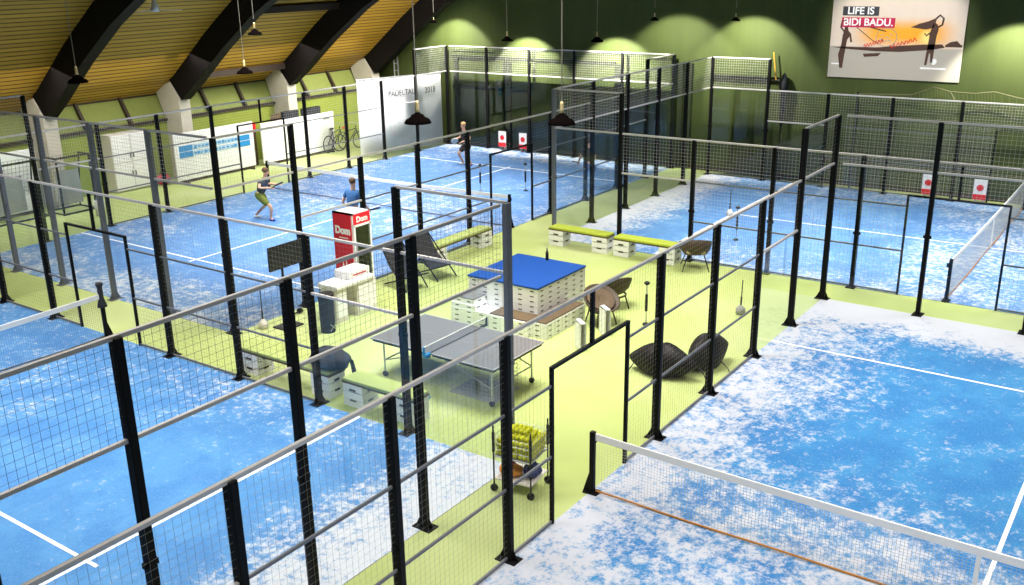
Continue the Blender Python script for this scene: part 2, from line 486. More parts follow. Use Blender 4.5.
# near-right court: left side (with the open doorway) and far end
fence('long mesh fence with open doorway beside the sandy nearest court', (XR, -10), (XR, 10), long_bays(), long_posts(), (9, 11), wm='wire_fine')
fence('tall glass end wall with mesh top at the far end of the nearest right court', (XR, 10.01), (XR + 10, 10.01), end_bays(), [(2, 4), (4, 4), (6, 4), (8, 4)])
# near-left court: glass end wall nearest the camera and far long side
fence('tall end wall with mesh top crossing the left foreground', (0, -10), (0, 0), end_bays(), [(2, 4), (4, 4), (6, 4), (8, 4)], wm='wire_dark')
fence('long mesh fence with doorway between left foreground court and lounge', (-20, 0), (0, 0), long_bays(), long_posts(-10, 8) + [(20, 4, 1)], (9, 11), wm='wire_fine')
# far-left court with players
fence('lounge-side long mesh fence of the court with the players', (LX1, LY0), (LX1, LY1 - .0), long_bays(), long_posts(), (9, 11), wm='wire_fine')
fence('far long mesh fence of the players court in front of white boards', (LX0, LY0), (LX0, LY1), long_bays(), long_posts(), (9, 11))
fence('near glass end wall of the players court, left of the drinks cooler', (LX0, LY0), (LX1, LY0), end_bays(5, 10.2), [(2.04 * i, 4, 1) for i in range(1, 5)])
fence('far glass end wall of the players court by the green gable wall', (LX0, LY1), (LX1, LY1), end_bays(5, 10.2), [(2.04 * i, 4) for i in range(1, 5)])
# middle-right court behind the crate benches
fence('long fence behind the green crate benches with glass and mesh bays', (R2X0, R2Y0), (R2X1, R2Y0), long_bays(), long_posts(-8, 10) + [(0, 4, 1)], (9, 11))
fence('long rear fence under the sunset poster', (R2X0, R2Y1), (R2X1, R2Y1), long_bays(), long_posts(), (9, 11))
fence('short glass end wall beside the green aisle between the far courts', (R2X0, R2Y0), (R2X0, R2Y1), end_bays(), end_posts())

# ------------------------------------------------------------------ nets
def net(label, p0, p1, cord='net', cover=False, bottom='net', strap=True):
    a, b = Vector((*p0, 0)), Vector((*p1, 0)); d = b - a; L = d.length; TH = .10
    t = thing('padel_net', label, 'net', a, math.atan2(d.y, d.x))
    for s in (0.0, L):
        mb = MB().box((s, 0, .475), (.07, .07, .95), bev=.01)
        q = -1 if s == 0 else 1
        mb.prism([(s + .035 * q, -.03, .0), (s + .035 * q + .10 * q, -.03, 0), (s + .035 * q, -.03, .32)], (0, .06, 0))
        mb.box((s, 0, .012), (.22, .16, .024))
        mb.box((s, .05, .80), (.05, .05, .09))
        po = mb.obj('net_post', 'post', t)
        if cover and s == L:
            MB().lathe([(.001, .62), (.10, .66), (.085, .72), (.05, .85), (.055, 1.0), (.05, 1.06), (.075, 1.12), (.07, 1.16), (.001, 1.17)], (s, 0, 0), 12).obj('post_cover', 'cloth', po, smooth=True)
    n = 40; top = [.93 - .05 * (1 - (2 * i / n - 1) ** 2) for i in range(n + 1)]
    mb = MB()
    for i in range(n):
        x0, x1 = .05 + (L - .1) * i / n, .05 + (L - .1) * (i + 1) / n
        for y in (-.011, .011):
            mb.poly([(x0, y, top[i] - TH), (x1, y, top[i + 1] - TH), (x1, y, top[i + 1]), (x0, y, top[i])])
        mb.poly([(x0, -.011, top[i]), (x1, -.011, top[i + 1]), (x1, .011, top[i + 1]), (x0, .011, top[i])])
    mb.obj('net_tape', 'tape', t)
    mb = MB(); nv = int(L / .045)
    for i in range(nv + 1):
        x = .06 + (L - .12) * i / nv; mb.wire((x, 0, .03), (x, 0, .93 - .05 * (1 - (2 * x / L - 1) ** 2) - .05), .0034)
    for j in range(19):
        z = .03 + .83 * j / 19
        mb.wire((.05, 0, z), (L / 2, 0, z - .03 * j / 19), .0034); mb.wire((L / 2, 0, z - .03 * j / 19), (L - .05, 0, z), .0034)
    mb.obj('net_mesh', cord, t)
    MB().tube([(.06 + (L - .12) * i / 24, .012 * math.sin(i * .8), .035 + .01 * math.cos(i)) for i in range(25)], .014, 6).obj('bottom_cord', bottom, t)
    if strap: MB().box((L / 2, 0, .44), (.05, .03, .88)).obj('centre_strap', 'tape', t)
    return t
net('white-taped net of the sandy nearest right court', (XR + .03, 0), (XR + 9.9, 0), 'netpale', bottom='cord')
net('net in the left foreground with black cover on its post', (-10, -9.9), (-10, -.08), 'net', cover=True)
net('dark net between the players of the far left court', (LX0 + .1, 11.48), (LX1 - .1, 11.48), 'net', strap=False)
net('pale net seen obliquely on the court behind the glass at right', (R2X0 + 10, R2Y0 + .1), (R2X0 + 10, R2Y1 - .1), 'netpale', bottom='cord')

# ------------------------------------------------------------------ lamps, fan
def lamp_proto():
    root = thing('pendant_lamp', 'x', 'lamp', group='pendant lamps')
    MB().lathe([(.035, .20), (.05, .175), (.11, .15), (.13, .11), (.21, .07), (.242, .02), (.246, 0), (.236, 0), (.20, .055), (.12, .095), (.10, .13), (.001, .14)], n=28).obj('lamp_shade', 'bronze', root, smooth=True)
    MB().lathe([(.022, .40), (.032, .36), (.032, .25), (.045, .20)], n=14).obj('lamp_neck', 'brass', root, smooth=True)
    MB().tube([(0, 0, .39), (0, 0, 1.0)], .011, 6).obj('cord', 'cordw', root)
    return root
lp = lamp_proto()
LAMPS = [(-4.04, 2.97, 4.38, 1.0, 'dark pendant lamp hanging before the white banner'),
         (-1.88, 4.4, 4.33, 1.0, 'dark pendant lamp at the corner of the fence behind the benches'),
         (-15.33, 3.41, 4.48, 1.0, 'dark pendant lamp in front of the leftmost ceiling beam'),
         (-14.17, 7.67, 4.36, .9, 'dark pendant lamp on pale cord in front of the second ceiling beam'),
         (-14.26, 20.3, 4.37, .9, 'pendant lamp by the gable wall, nearest right of the white banner'),
         (-10.33, 20.2, 4.45, .9, 'pendant lamp by the gable wall, next left of the two high lamps'),
         (-7.86, 19.7, 5.24, .6, 'high pendant lamp left of the brightest wall glow'),
         (-5.19, 20.1, 5.25, .6, 'high pendant lamp over the brightest wall glow'),
         (-17.68, 20.2, 4.97, .55, 'small pendant lamp in the dark corner by the last beam'),
         (-12.6, 6.8, 5.48, .75, 'short dark lamp against the planks between second and third beam')]
for i, (x, y, z, sc, lb) in enumerate(LAMPS):
    o = lp if i == 0 else dup(lp)
    o.location = (x, y, z); o['label'] = lb; 
    for ch in o.children:
        if ch.name.startswith('cord'):
            L = ceil_z(x) - z
            ch.data = MB().tube([(0, 0, .39), (0, 0, L)], .010, 6).mesh('cord', 'cordw')
        else: ch.scale = (sc, sc, sc)
fan = thing('ceiling_fan', 'white three-blade fan under the planks between the first two beams', 'fan', (-17.0, 7.1, 6.02))
MB().lathe([(.02, .30), (.06, .26), (.10, .12), (.13, .03), (.11, -.03), (.001, -.04)], n=20).obj('motor_housing', 'white', fan, smooth=True)
MB().tube([(0, 0, .28), (0, 0, ceil_z(-17.0) - 6.02)], .02, 8).obj('rod', 'white', fan)
for k in range(3):
    a = .7 + k * 2 * PI / 3; ca, sa = math.cos(a), math.sin(a)
    MB().bar((.10 * ca, .10 * sa, 0), (.72 * ca, .72 * sa, 0), .13, .012).obj('blade', 'white', fan)

# ------------------------------------------------------------------ poster and boards
def poster_mat():
    m, nt, p = new_mat('sunset print')
    tc = N(nt, 'ShaderNodeTexCoord').outputs['Object']
    sx = N(nt, 'ShaderNodeSeparateXYZ'); nt.links.new(tc, sx.inputs[0]); x, z = sx.outputs[0], sx.outputs[2]
    n = noise(nt, 3.5, 4, .6, tc)
    zz = math_node(nt, 'ADD', z, math_node(nt, 'MULTIPLY', math_node(nt, 'SUBTRACT', n, .5), .18))
    glow = smooth(nt, math_node(nt, 'ABSOLUTE', math_node(nt, 'SUBTRACT', zz, .18)), .55, .08)
    gx = smooth(nt, math_node(nt, 'ABSOLUTE', math_node(nt, 'SUBTRACT', x, .25)), 1.75, .75)
    g = math_node(nt, 'MULTIPLY', glow, gx)
    c = mixc(nt, n, (.70, .58, .47), (.80, .68, .56))
    c = mixc(nt, g, c, (.95, .40, .015))
    hx = math_node(nt, 'SUBTRACT', x, .95); hz = math_node(nt, 'SUBTRACT', z, .08)
    d = math_node(nt, 'SQRT', math_node(nt, 'ADD', math_node(nt, 'POWER', hx, 2), math_node(nt, 'POWER', hz, 2)))
    c = mixc(nt, smooth(nt, d, .34, .03), c, (1, .78, .25))
    c = mixc(nt, smooth(nt, z, -.22, -.27), c, (.46, .42, .35))
    nt.links.new(c, p.inputs['Base Color']); p.inputs['Roughness'].default_value = .7
    nt.links.new(c, p.inputs['Emission Color']); p.inputs['Emission Strength'].default_value = 0
    return m
M['sunset'] = poster_mat()
ps = thing('poster', 'large sunset beach advertising poster with LIFE IS BIDI BADU lettering on green wall', 'poster', (-.64, YW - .05, 4.69))
MB().box((0, 0, 0), (3.96, .03, 2.42)).obj('print', 'sunset', ps)
fr = (PI / 2, 0, 0)
MB().box((-1.2, -.025, .90), (1.20, .012, .30)).obj('caption_strip', 'letter', ps)
MB().box((-.93, -.025, .53), (1.76, .012, .32)).obj('caption_strip', 'magenta', ps)
text('LIFE IS', .33, 'letterw', ps, (-1.2, -.036, .90), fr, bold=.008)
text('BIDI BADU.', .33, 'letterw', ps, (-.93, -.036, .53), fr, bold=.008)
def silhouette(pts, name, m='silh', y=-.02):
    MB().prism([(x, y, z) for x, z in pts], (0, -.006, 0)).obj(name, m, ps)
silhouette([(-2.1, -.30), (-1.4, -.36), (-.6, -.40), (.2, -.40), (1.2, -.30), (1.6, -.22), (1.5, -.12), (.9, -.14), (.2, -.20), (-.6, -.28), (-1.4, -.28)], 'printed_shoreline')
silhouette([(1.6, -.14), (1.75, -.04), (1.95, .0), (2.05, -.1), (2.12, -.14), (2.12, -.2), (1.6, -.2)], 'printed_shoreline')
silhouette([(-1.0, -.5), (-.4, -.45), (-.5, -.56), (-.95, -.6)], 'printed_shoreline')
silhouette([(-1.76, -1.0), (-1.66, -1.0), (-1.64, -.66), (-1.60, -.3), (-1.58, -.05), (-1.5, .06), (-1.46, -.14), (-1.40, -.12), (-1.46, .14), (-1.56, .26), (-1.58, .36), (-1.60, .42), (-1.68, .40), (-1.70, .28), (-1.74, .1), (-1.76, -.2), (-1.84, -.55)], 'printed_figure')
MB().tube([(-1.70, -.02, .22), (-1.83, -.02, .36), (-1.80, -.02, .55), (-1.66, -.02, .60)], .028, 5).obj('printed_figure', 'silh', ps)
MB().tube([(-1.62, -.02, .5), (-1.0, -.02, .42), (-.3, -.02, .25)], .018, 4).obj('printed_line', 'silh', ps)
MB().tube([(-1.3, -.02, .38), (-.8, -.02, .0), (-.6, -.02, -.12)], .012, 4).obj('printed_line', 'silh', ps)
silhouette([(1.02, -.80), (1.09, -.80), (1.13, -.42), (1.17, -.42), (1.20, -.72), (1.26, -.72), (1.28, -.2), (1.30, .15), (1.34, .34), (1.30, .50), (1.22, .56), (1.14, .46), (1.08, .22), (1.07, -.1), (1.04, -.4)], 'printed_figure')
MB().tube([(1.28, -.02, .40), (1.44, -.02, .50), (1.46, -.02, .70), (1.34, -.02, .80), (1.24, -.02, .70)], .03, 5).obj('printed_figure', 'silh', ps)
MB().tube([(1.1, -.02, .24), (.98, -.02, .14), (.92, -.02, .22)], .026, 5).obj('printed_figure', 'silh', ps)
silhouette([(1.26, .72), (1.0, .60), (.72, .52), (.46, .40), (.62, .38), (.95, .34), (1.18, .40)], 'printed_cloth')
MB().tube([(.0 + .34 * math.cos(k * PI / 12) - .28, -.021, .06 + .30 * math.sin(k * PI / 12)) for k in range(24)], .012, 4, True).obj('printed_badge', 'sand_print', ps)
for dx, dz in ((-.14, .08), (.02, .0), (.14, .1), (-.04, -.12), (.1, -.1), (-.16, -.06)):
    MB().box((-.28 + dx, -.021, .06 + dz), (.12, .006, .03), rot=Matrix.Rotation(.5 * dx * 5, 3, 'Y')).obj('printed_badge', 'sand_print', ps)
for k, (x0, w) in enumerate(((-1.0, .62), (-.15, .85))):
    MB().tube([(x0 + w * i / 22, -.024, -.25 + .015 * i * w + .07 * math.sin(i * 1.9 + k)) for i in range(23)], .016, 5).obj('printed_signature', 'red', ps)
MB().lathe([(.10, -.006), (.10, .006)], (1.3, -.02, -.68), 16, R=Matrix.Rotation(PI / 2, 3, 'X')).obj('printed_badge', 'letterw', ps)
MB().box((1.3, -.02, -.90), (.8, .006, .06)).obj('printed_badge', 'letterw', ps)
MB().box((-1.85, -.02, -.86), (.4, .006, .05)).obj('printed_badge', 'letterw', ps)

for ch in ps.children:
    if not ch.name.startswith('print.') and ch.name != 'print':
        ch.location *= .92; ch.scale = ch.scale * .92
bn = thing('banner', 'tall white cloth banner with dark PADEL lettering behind the far court fence', 'banner', (-19.25, 17.3, 0), -.18)
mb = MB(); BW = 4.25; nb = 22
for i in range(nb):
    y0, y1 = BW * i / nb, BW * (i + 1) / nb
    w0, w1 = .03 * math.sin(i * .9), .03 * math.sin((i + 1) * .9)
    mb.poly([(w0, y0, .02), (w1, y1, .02), (w1 * .4, y1, 2.9), (w0 * .4, y0, 2.96)])
mb.obj('cloth', 'white', bn)
MB().tube([(0, -.03, 2.97), (0, BW + .03, 2.91)], .03, 8).obj('top_bar', 'steel', bn)
rot_x = (PI / 2, 0, PI / 2)
text('PADELTALK', .33, 'letter', bn, (.055, 2.22, 2.30), rot_x, sx=.86)
text('2018', .33, 'letter', bn, (.055, 3.62, 2.28), rot_x, sx=.86)
MB().tube([(.05, 1.28 + .14 * math.cos(a), 2.28 + .2 * math.sin(a)) for a in [k * PI / 8 for k in range(3, 14)]], .014, 5).obj('logo_arc', 'rail', bn)

def board(label, y0, y1, z1, x=-21.7):
    t = thing('partition_board', label, 'board', (x, (y0 + y1) / 2, 0))
    w = y1 - y0
    MB().box((0, 0, .10 + (z1 - .1) / 2), (.06, w, z1 - .1), bev=.01).obj('panel', 'white', t)
    MB().box((0, 0, .05), (.05, w * .96, .10)).obj('base_rail', 'trimdark', t)
    for s in (-1, 1): MB().box((0, s * w * .42, .025), (.5, .06, .05)).obj('foot', 'trimdark', t)
    return t
b1 = board('white partition board with two cyan stripes behind far court', 10.25, 13.75, 1.74, -21.3)
for z in (1.20, .98):
    for s in (-1, 1): MB().box((.036, s * 1.30, z), (.012, .5 if s > 0 else .55, .19)).obj('stripe', 'stripe', b1)
    MB().box((.034, -.03, z), (.010, 2.1, .17)).obj('pale_stripe', 'palestripe', b1)
    mb = MB(); random.seed(int(z * 100)); y = -.95
    while y < .9:
        w = random.uniform(.05, .14); mb.box((.038, y + w / 2, z + random.uniform(-.01, .01)), (.012, w, random.uniform(.04, .11))); y += w + random.uniform(.03, .09)
    mb.obj('faded_lettering', 'stripe', b1)
b2 = board('plain white partition board in front of two black boxes', 14.1, 17.9, 1.6, -21.25)
MB().box((.036, 1.5, 1.36), (.012, .34, .06)).obj('faded_lettering', 'fabric_grey', b2)
b3 = board('short white board at left edge beyond the black goal frame', 2.6, 5.5, 1.98)
for i, (y, w) in enumerate(((15.75, .8), (16.85, .95))):
    t = thing('speaker_box', ['black box behind top edge of white board, left of the two', 'longer black box behind top edge of white board, right of the two'][i], 'speaker', (-21.41, y, 0), group='black boxes at the white board')
    MB().box((0, 0, 1.70), (.16, w, .34), bev=.02).obj('cabinet', 'black', t)
    MB().box((.083, 0, 1.70), (.01, w * .9, .28)).obj('front_grille', 'cloth', t)
    for s in (-1, 1): MB().box((0, s * w * .35, .77), (.05, .05, 1.54)).obj('leg', 'black', t)
t = thing('wood_sheet', 'tan wooden sheet standing left of the black boxes', 'board', (-21.42, 15.05, 0))
MB().box((0, 0, .92), (.03, .5, 1.84), bev=.006).obj('sheet', 'brown', t); MB().box((.03, 0, .05), (.05, .5, .1)).obj('foot', 'trimdark', t)
# white cabinet
t = thing('cabinet', 'tall white two-tier cabinet standing against the left wall', 'cabinet', (-22.1, 8.95, 0))
MB().box((-.02, 0, .98), (.5, 1.45, 1.90), bev=.01).obj('body', 'offwhite', t)
for s in (-1, 1):
    d = MB().box((.245, s * .36, .52), (.02, .69, .90), bev=.005).obj('door', 'white', t)
    MB().box((.27, s * .06, .60), (.02, .03, .16)).obj('handle', 'black', d)
    d = MB().box((.245, s * .36, 1.46), (.02, .69, .90), bev=.005).obj('door', 'white', t)
    MB().box((.27, s * .06, 1.2), (.02, .03, .16)).obj('handle', 'black', d)
t = thing('sports_bag', 'red sports bag on the floor left of the cyan-striped board', 'bag', (-21.7, 9.95, 0))
MB().ball((0, 0, .2), .2, (1, 1.3, 1)).obj('bag_body', 'redcloth', t, smooth=True); MB().tube([(0, -.15, .36), (0, -.08, .46), (0, .08, .46), (0, .15, .36)], .015, 6).obj('strap', 'black', t)
t = thing('rolled_banner', 'upright rolled banner with red top between two white boards', 'banner', (-21.75, 14.12, 0))
MB().lathe([(.13, 0), (.13, 1.25), (.001, 1.25)], n=16).obj('roll', 'brown', t); MB().lathe([(.135, 1.25), (.135, 1.6), (.001, 1.6)], n=16).obj('red_top', 'red', t)

# bicycles
def bicycle(label, loc, rz, basket):
    t = thing('bicycle', label, 'bicycle', loc, rz, group='bicycles by the banner')
    for x in (-.52, .52):
        w = MB().tube([(x + .33 * math.cos(k * PI / 12), 0, .34 + .33 * math.sin(k * PI / 12)) for k in range(24)], .022, 6, True).obj('wheel', 'black', t)
        mb = MB()
        for k in range(12): mb.wire((x, 0, .34), (x + .32 * math.cos(k * PI / 6), 0, .34 + .32 * math.sin(k * PI / 6)), .006)
        mb.obj('spokes', 'steel', w)
    f = MB()
    for a, b in (((-.52, 0, .34), (-.05, 0, .3)), ((-.05, 0, .3), (-.2, 0, .85)), ((-.52, 0, .34), (-.17, 0, .75)), ((-.17, 0, .75), (.35, 0, .82)), ((-.05, 0, .3), (.36, 0, .76)), ((.34, 0, .95), (.52, 0, .34))):
        f.tube([a, b], .018, 6)
    f.obj('frame', 'black', t)
    MB().ball((-.22, 0, .92), .1, (1.3, .8, .4)).obj('saddle', 'red' if basket else 'black', t, smooth=True)
    MB().tube([(.25, -.28, 1.03), (.34, -.18, 1.05), (.34, .18, 1.05), (.25, .28, 1.03)], .014, 6).obj('handlebar', 'steel', t)
    return t
bicycle('black bicycle with red saddle beside the white banner', (-20.9, 18.4, 0), 1.45, True)
bicycle('black bicycle with black saddle nearer the white board', (-21.2, 17.9, 0), 1.75, False)
# ladder
t = thing('ladder', 'grey ladder leaning in the dark corner above the white banner', 'ladder', (-20.75, 21.42, 0))
for s in (-1, 1): MB().bar((0, s * .12, 0), (-.10, s * .12, 3.5), .04).obj('stile', 'steel', t)
for k in range(11): MB().tube([(-.008 * k, -.10, .3 + .29 * k), (-.008 * k, .10, .3 + .29 * k)], .016, 6).obj('rung', 'steel', t)
# goal frames on the left
def goal(label, loc, rz, w):
    t = thing('goal_frame', label, 'goal', loc, rz, group='black goal frames')
    mb = MB(); h, d = 1.75, .9
    for x in (-w / 2, w / 2):
        mb.tube([(x, 0, 0), (x, 0, h)], .035, 8); mb.tube([(x, 0, h), (x, d * .6, h)], .025, 8); mb.tube([(x, d * .6, h), (x, d, 0)], .025, 8); mb.tube([(x, 0, .03), (x, d, .03)], .025, 8)
    mb.tube([(-w / 2, 0, h), (w / 2, 0, h)], .035, 8); mb.tube([(-w / 2, d, .03), (w / 2, d, .03)], .025, 8); mb.tube([(-w / 2, 0, .03), (w / 2, 0, .03)], .03, 8)
    mb.obj('frame', 'black', t)
    n = MB()
    for i in range(int(w / .12) + 1):
        x = -w / 2 + i * .12; n.wire((x, d * .6, h), (x, d, .03), .01)
    for j in range(14): n.wire((-w / 2, d * .6 + d * .4 * j / 14, h - h * j / 14), (w / 2, d * .6 + d * .4 * j / 14, h - h * j / 14), .01)
    n.obj('net', 'net', t)
    sh = MB(); sh.poly([(-w * .42, .3, .25), (w * .3, .3, .25), (w * .3, .34, 1.3), (w * -.42, .34, 1.3)]); sh.obj('grey_sheet', 'fabric_grey', t)
    return t
goal('wide black goal frame at left edge with grey sheet', (-20.9, 4.0, 0), PI / 2, 2.4)
goal('narrow black goal frame standing right of the wide one', (-20.5, 6.0, 0), PI / 2, 1.1)
t = thing('white_bucket', 'small white bucket on green turf near the narrow goal frame', 'bucket', (-19.6, 6.1, 0))
MB().lathe([(.13, 0), (.17, .45), (.155, .45), (.12, .03), (.001, .03)], n=16).obj('bucket_body', 'offwhite', t, smooth=True); MB().tube([(-.16, 0, .43), (-.1, 0, .56), (.1, 0, .56), (.16, 0, .43)], .008, 5).obj('handle', 'steel', t)
# dark parasol by the far wall
t = thing('folded_parasol', 'folded black parasol with yellow pole against the gable wall', 'parasol', (-3.98, YW - .20, 0))
MB().tube([(0, 0, 0), (0, 0, 3.3)], .03, 8).obj('stand', 'black', t)
MB().lathe([(.001, 3.55), (.05, 3.5), (.13, 3.3), (.16, 3.12), (.11, 2.9), (.09, 2.2), (.03, 1.5)], n=12).obj('canopy', 'cloth', t, smooth=True)
MB().tube([(-.42, 0, 4.2), (-.28, 0, 3.3)], .022, 6).obj('pole', 'gold', t); MB().tube([(-.28, 0, 3.3), (0, 0, 3.3)], .02, 6).obj('bracket', 'black', t)
MB().lathe([(.16, 0), (.16, .06), (.05, .1)], n=16).obj('foot', 'black', t)
# draped ball net over rear fence
t = thing('draped_net', 'pale rope net draped along the rear fence below the poster', 'net', (0, R2Y1 + .22, 0))
mb = MB()
P = [(-1.6, 3.02), (.1, 3.08), (.75, 3.35), (1.2, 3.24), (1.9, 3.22), (2.4, 3.30), (3.6, 3.05), (5, 3.1)]
mb.tube([(x, 0, z) for x, z in P], .022, 6); mb.tube([(1.2, 0, 3.24), (1.35, 0, 3.0)], .022, 6)
for (x, z), (x2, z2) in zip(P, P[1:]):
    for k in range(6):
        f = k / 6; mb.wire((x + (x2 - x) * f, 0, z + (z2 - z) * f), (x + (x2 - x) * f + .1, 0, 2.75), .008)
mb.obj('rope', 'rope', t)
for x in (-1.5, 4.9): MB().box((x, .0, 1.55), (.05, .05, 3.1)).obj('support_post', 'black', t)
# court number signs
for i, (x, y, lb) in enumerate(((.98, R2Y1 - .15, 'left white and red sign on the glass of the right rear court'), (2.45, R2Y1 - .15, 'right white and red sign on the glass of the right rear court'),
                   (-15.3, LY1 - .15, 'left white and red sign at the back of the players court'), (-14.3, LY1 - .15, 'right white and red sign at the back of the players court'))):
    t = thing('court_sign', lb, 'sign', (x, y, 0), group='white and red court signs')
    MB().box((0, 0, .46), (.36, .02, .62), bev=.004).obj('plate', 'white', t)
    MB().box((0, -.013, .24), (.36, .008, .16)).obj('red_strip', 'red', t)
    MB().lathe([(.10, -.004), (.10, .004)], (0, -.014, .52), 16, R=Matrix.Rotation(PI / 2, 3, 'X')).obj('red_dot', 'red', t)
    for s in (-1, 1): MB().box((s * .1, .06, .09), (.03, .14, .18)).obj('foot', 'steel', t)

# ------------------------------------------------------------------ lounge: pallets
CH = .108
def platform_mesh_set(w, l):
    """w along x, l along y, CH high; lid and slotted walls"""
    k = ('pal', w, l)
    if k not in _cache:
        lid = MB().box((0, 0, CH - .006), (w - .006, l - .006, .012), bev=.003)
        side = MB()
        for s in (-1, 1):
            side.box((s * (w / 2 - .008), 0, CH / 2 - .007), (.016, l, CH - .014)); side.box((0, s * (l / 2 - .008), CH / 2 - .007), (w - .034, .016, CH - .014))
        side.mark(0)
        for s in (-1, 1):
            n = max(1, round(l / .29))
            for i in range(n): side.box((s * (w / 2 + .001), -l / 2 + l * (i + .5) / n, CH / 2), (.004, .09, .022))
            n = max(1, round(w / .29))
            for i in range(n): side.box((-w / 2 + w * (i + .5) / n, s * (l / 2 + .001), CH / 2), (.09, .004, .022))
        side.mark(1)
        _cache[k] = (lid.mesh('lid', 'white'), side.mesh('slotted_wall', 'white', extra=('trimdark',)))
    return _cache[k]
def pallet(label, x, y, z, w, l, rz=0):
    t = thing('platform_crate', label, 'crate', (x, y, z), rz, group='white slotted crates of the lounge platform')
    top, st = platform_mesh_set(w, l)
    link('lid', top, t); link('slotted_wall', st, t)
lay = ['bottom', 'second', 'third', 'fourth', 'fifth', 'sixth', 'seventh', 'topmost']
for k in range(8):
    for i, x in enumerate((-4.115, -3.235)):
        pallet('white slotted crate, %s layer under the blue mat, %s half of the platform' % (lay[k], ('banner-side', 'doorway-side')[i]), x, 5.9, k * CH, .87, 1.86)
for k in range(3):
    n = ('lower', 'middle', 'upper')[k]
    pallet('white slotted crate in front of platform beside table tennis table, %s layer' % n, -4.2, 4.73, k * CH, .46, .95, PI / 2)
    pallet('white slotted crate in front of platform near its front corner, %s layer' % n, -3.22, 4.73, k * CH, .46, .95, PI / 2)
    pallet('white slotted crate along doorway side of platform, %s layer' % n, -2.575, 5.35, k * CH, .42, 1.5)
pallet('white slotted crate step raised beside the table tennis net', -4.35, 4.73, 3 * CH, .44, .62, PI / 2)
pallet('white slotted crate step, top one beside the table tennis net', -4.35, 4.73, 4 * CH, .40, .52, PI / 2)
tag(MB().box((-4.35, 4.73, 5 * CH + .012), (.52, .40, .024), bev=.006).obj('grey_mat', 'slate'), 'grey mat on the topmost raised step by table tennis net', 'mat')
tag(MB().box((-3.675, 5.9, .8855), (1.78, 1.9, .042), bev=.012).obj('floor_mat', 'blue'), 'royal blue mat covering the white crate platform', 'mat')
tag(MB().box((-3.22, 4.73, .3395), (.93, .42, .03), bev=.006).obj('brown_mat', 'brown'), 'brown mat on the front crate step of the platform', 'mat')
tag(MB().box((-2.575, 5.35, .3395), (.40, 1.48, .03), bev=.006).obj('brown_mat', 'brown'), 'brown mat on the doorway-side crate step', 'mat')
t = thing('bottle', 'small dark bottle behind the far edge of the blue mat', 'bottle', (-3.72, 6.74, .908))
MB().lathe([(.035, 0), (.035, .16), (.013, .22), (.013, .27), (.001, .27)], n=12).obj('body', 'black', t, smooth=True); MB().lathe([(.016, .27), (.016, .29), (.001, .29)], n=8).obj('cap', 'steel', t)

# wicker bowl chairs
def papasan(label, x, y, rz):
    t = thing('bowl_chair', label, 'chair', (x, y, 0), rz, group='round wicker chairs by the platform')
    R = Matrix.Rotation(math.radians(32), 3, 'Y')
    pr = [(.001, -.24), (.15, -.22), (.29, -.14), (.385, 0), (.40, .03), (.375, .04), (.27, -.10), (.14, -.17), (.001, -.19)]
    MB().lathe(pr, (0, 0, .52), 24, R=R).obj('wicker_bowl', 'wicker', t, smooth=True)
    MB().lathe([(.001, -.17), (.13, -.15), (.25, -.08), (.31, -.01), (.28, .01), (.13, -.09), (.001, -.11)], (0, 0, .525), 20, R=R).obj('cushion', 'cushdark', t, smooth=True)
    MB().tube([(.25 * math.cos(k * PI / 10), .25 * math.sin(k * PI / 10), .30) for k in range(20)], .02, 6, True).obj('ring', 'wicker', t)
    for k in range(4):
        a = PI / 4 + k * PI / 2
        MB().tube([(.24 * math.cos(a), .24 * math.sin(a), .30), (.33 * math.cos(a), .33 * math.sin(a), 0)], .018, 6).obj('leg', 'wicker', t)
papasan('round wicker bowl chair with brown cushion nearer the doorway', -1.95, 6.05, -.5)
papasan('round wicker bowl chair behind the other, at the platform corner', -2.2, 7.05, 2.6)
# upright white boxes
for i, (x, y, lb) in enumerate(((-1.6, 4.55, 'white upright open crate nearer the table tennis table'), (-1.6, 5.5, 'white upright open crate nearer the grey fence post'))):
    t = thing('upright_crate', lb, 'crate', (x, y, 0), .9, group='white upright crates')
    mb = MB().box((0, 0, .28), (.02, .30, .56)).box((.11, 0, .28), (.02, .30, .56)).box((.055, 0, .01), (.13, .30, .02)).box((.055, 0, .55), (.13, .3, .02))
    mb.obj('shell', 'white', t); MB().box((.055, .14, .28), (.09, .02, .52)).obj('back_panel', 'offwhite', t)

# crate benches
def crate_mesh():
    if 'crate' not in _cache:
        mb = MB()
        for s in (-1, 1):
            for zz in (.055, .20, .345): 
                mb.box((0, s * .19, zz), (.44, .018, .125)); mb.box((s * .21, 0, zz), (.018, .38, .125))
        for a in (-1, 1):
            for b in (-1, 1): mb.box((a * .195, b * .175, .205), (.03, .03, .40))
        mb.box((0, 0, .02), (.42, .37, .02))
        sl = MB()
        for s in (-1, 1):
            for zz in (.12, .31): sl.box((0, s * .2, zz), (.14, .012, .035)); sl.box((s * .221, 0, zz), (.012, .12, .035))
        _cache['crate'] = (mb.mesh('crate', 'white'), sl.mesh('hand_slot', 'trimdark'))
    return _cache['crate']
def bench(label, x0, x1, y, rz=0, cushion='lime', plank='brown'):
    L = x1 - x0
    t = thing('crate_bench', label, 'bench', ((x0 + x1) / 2, y, 0) if not rz else (y, (x0 + x1) / 2, 0), rz, group='benches on white crates')
    for s in (-1, 1):
        c = link('crate', crate_mesh()[0], t, (s * (L / 2 - .24), 0, 0)); link('hand_slot', crate_mesh()[1], c)
    MB().box((0, 0, .422), (L, .40, .03)).obj('plank', 'brown', t)
    MB().box((0, 0, .465), (L * .98, .40, .055), bev=.02).obj('cushion', cushion, t)
    return t
bench('lime-cushioned crate bench at the glass corner, left of the two behind platform', -6.15, -4.35, 10.74)
bench('lime-cushioned crate bench beside the brown basket chair', -4.2, -2.45, 10.74)
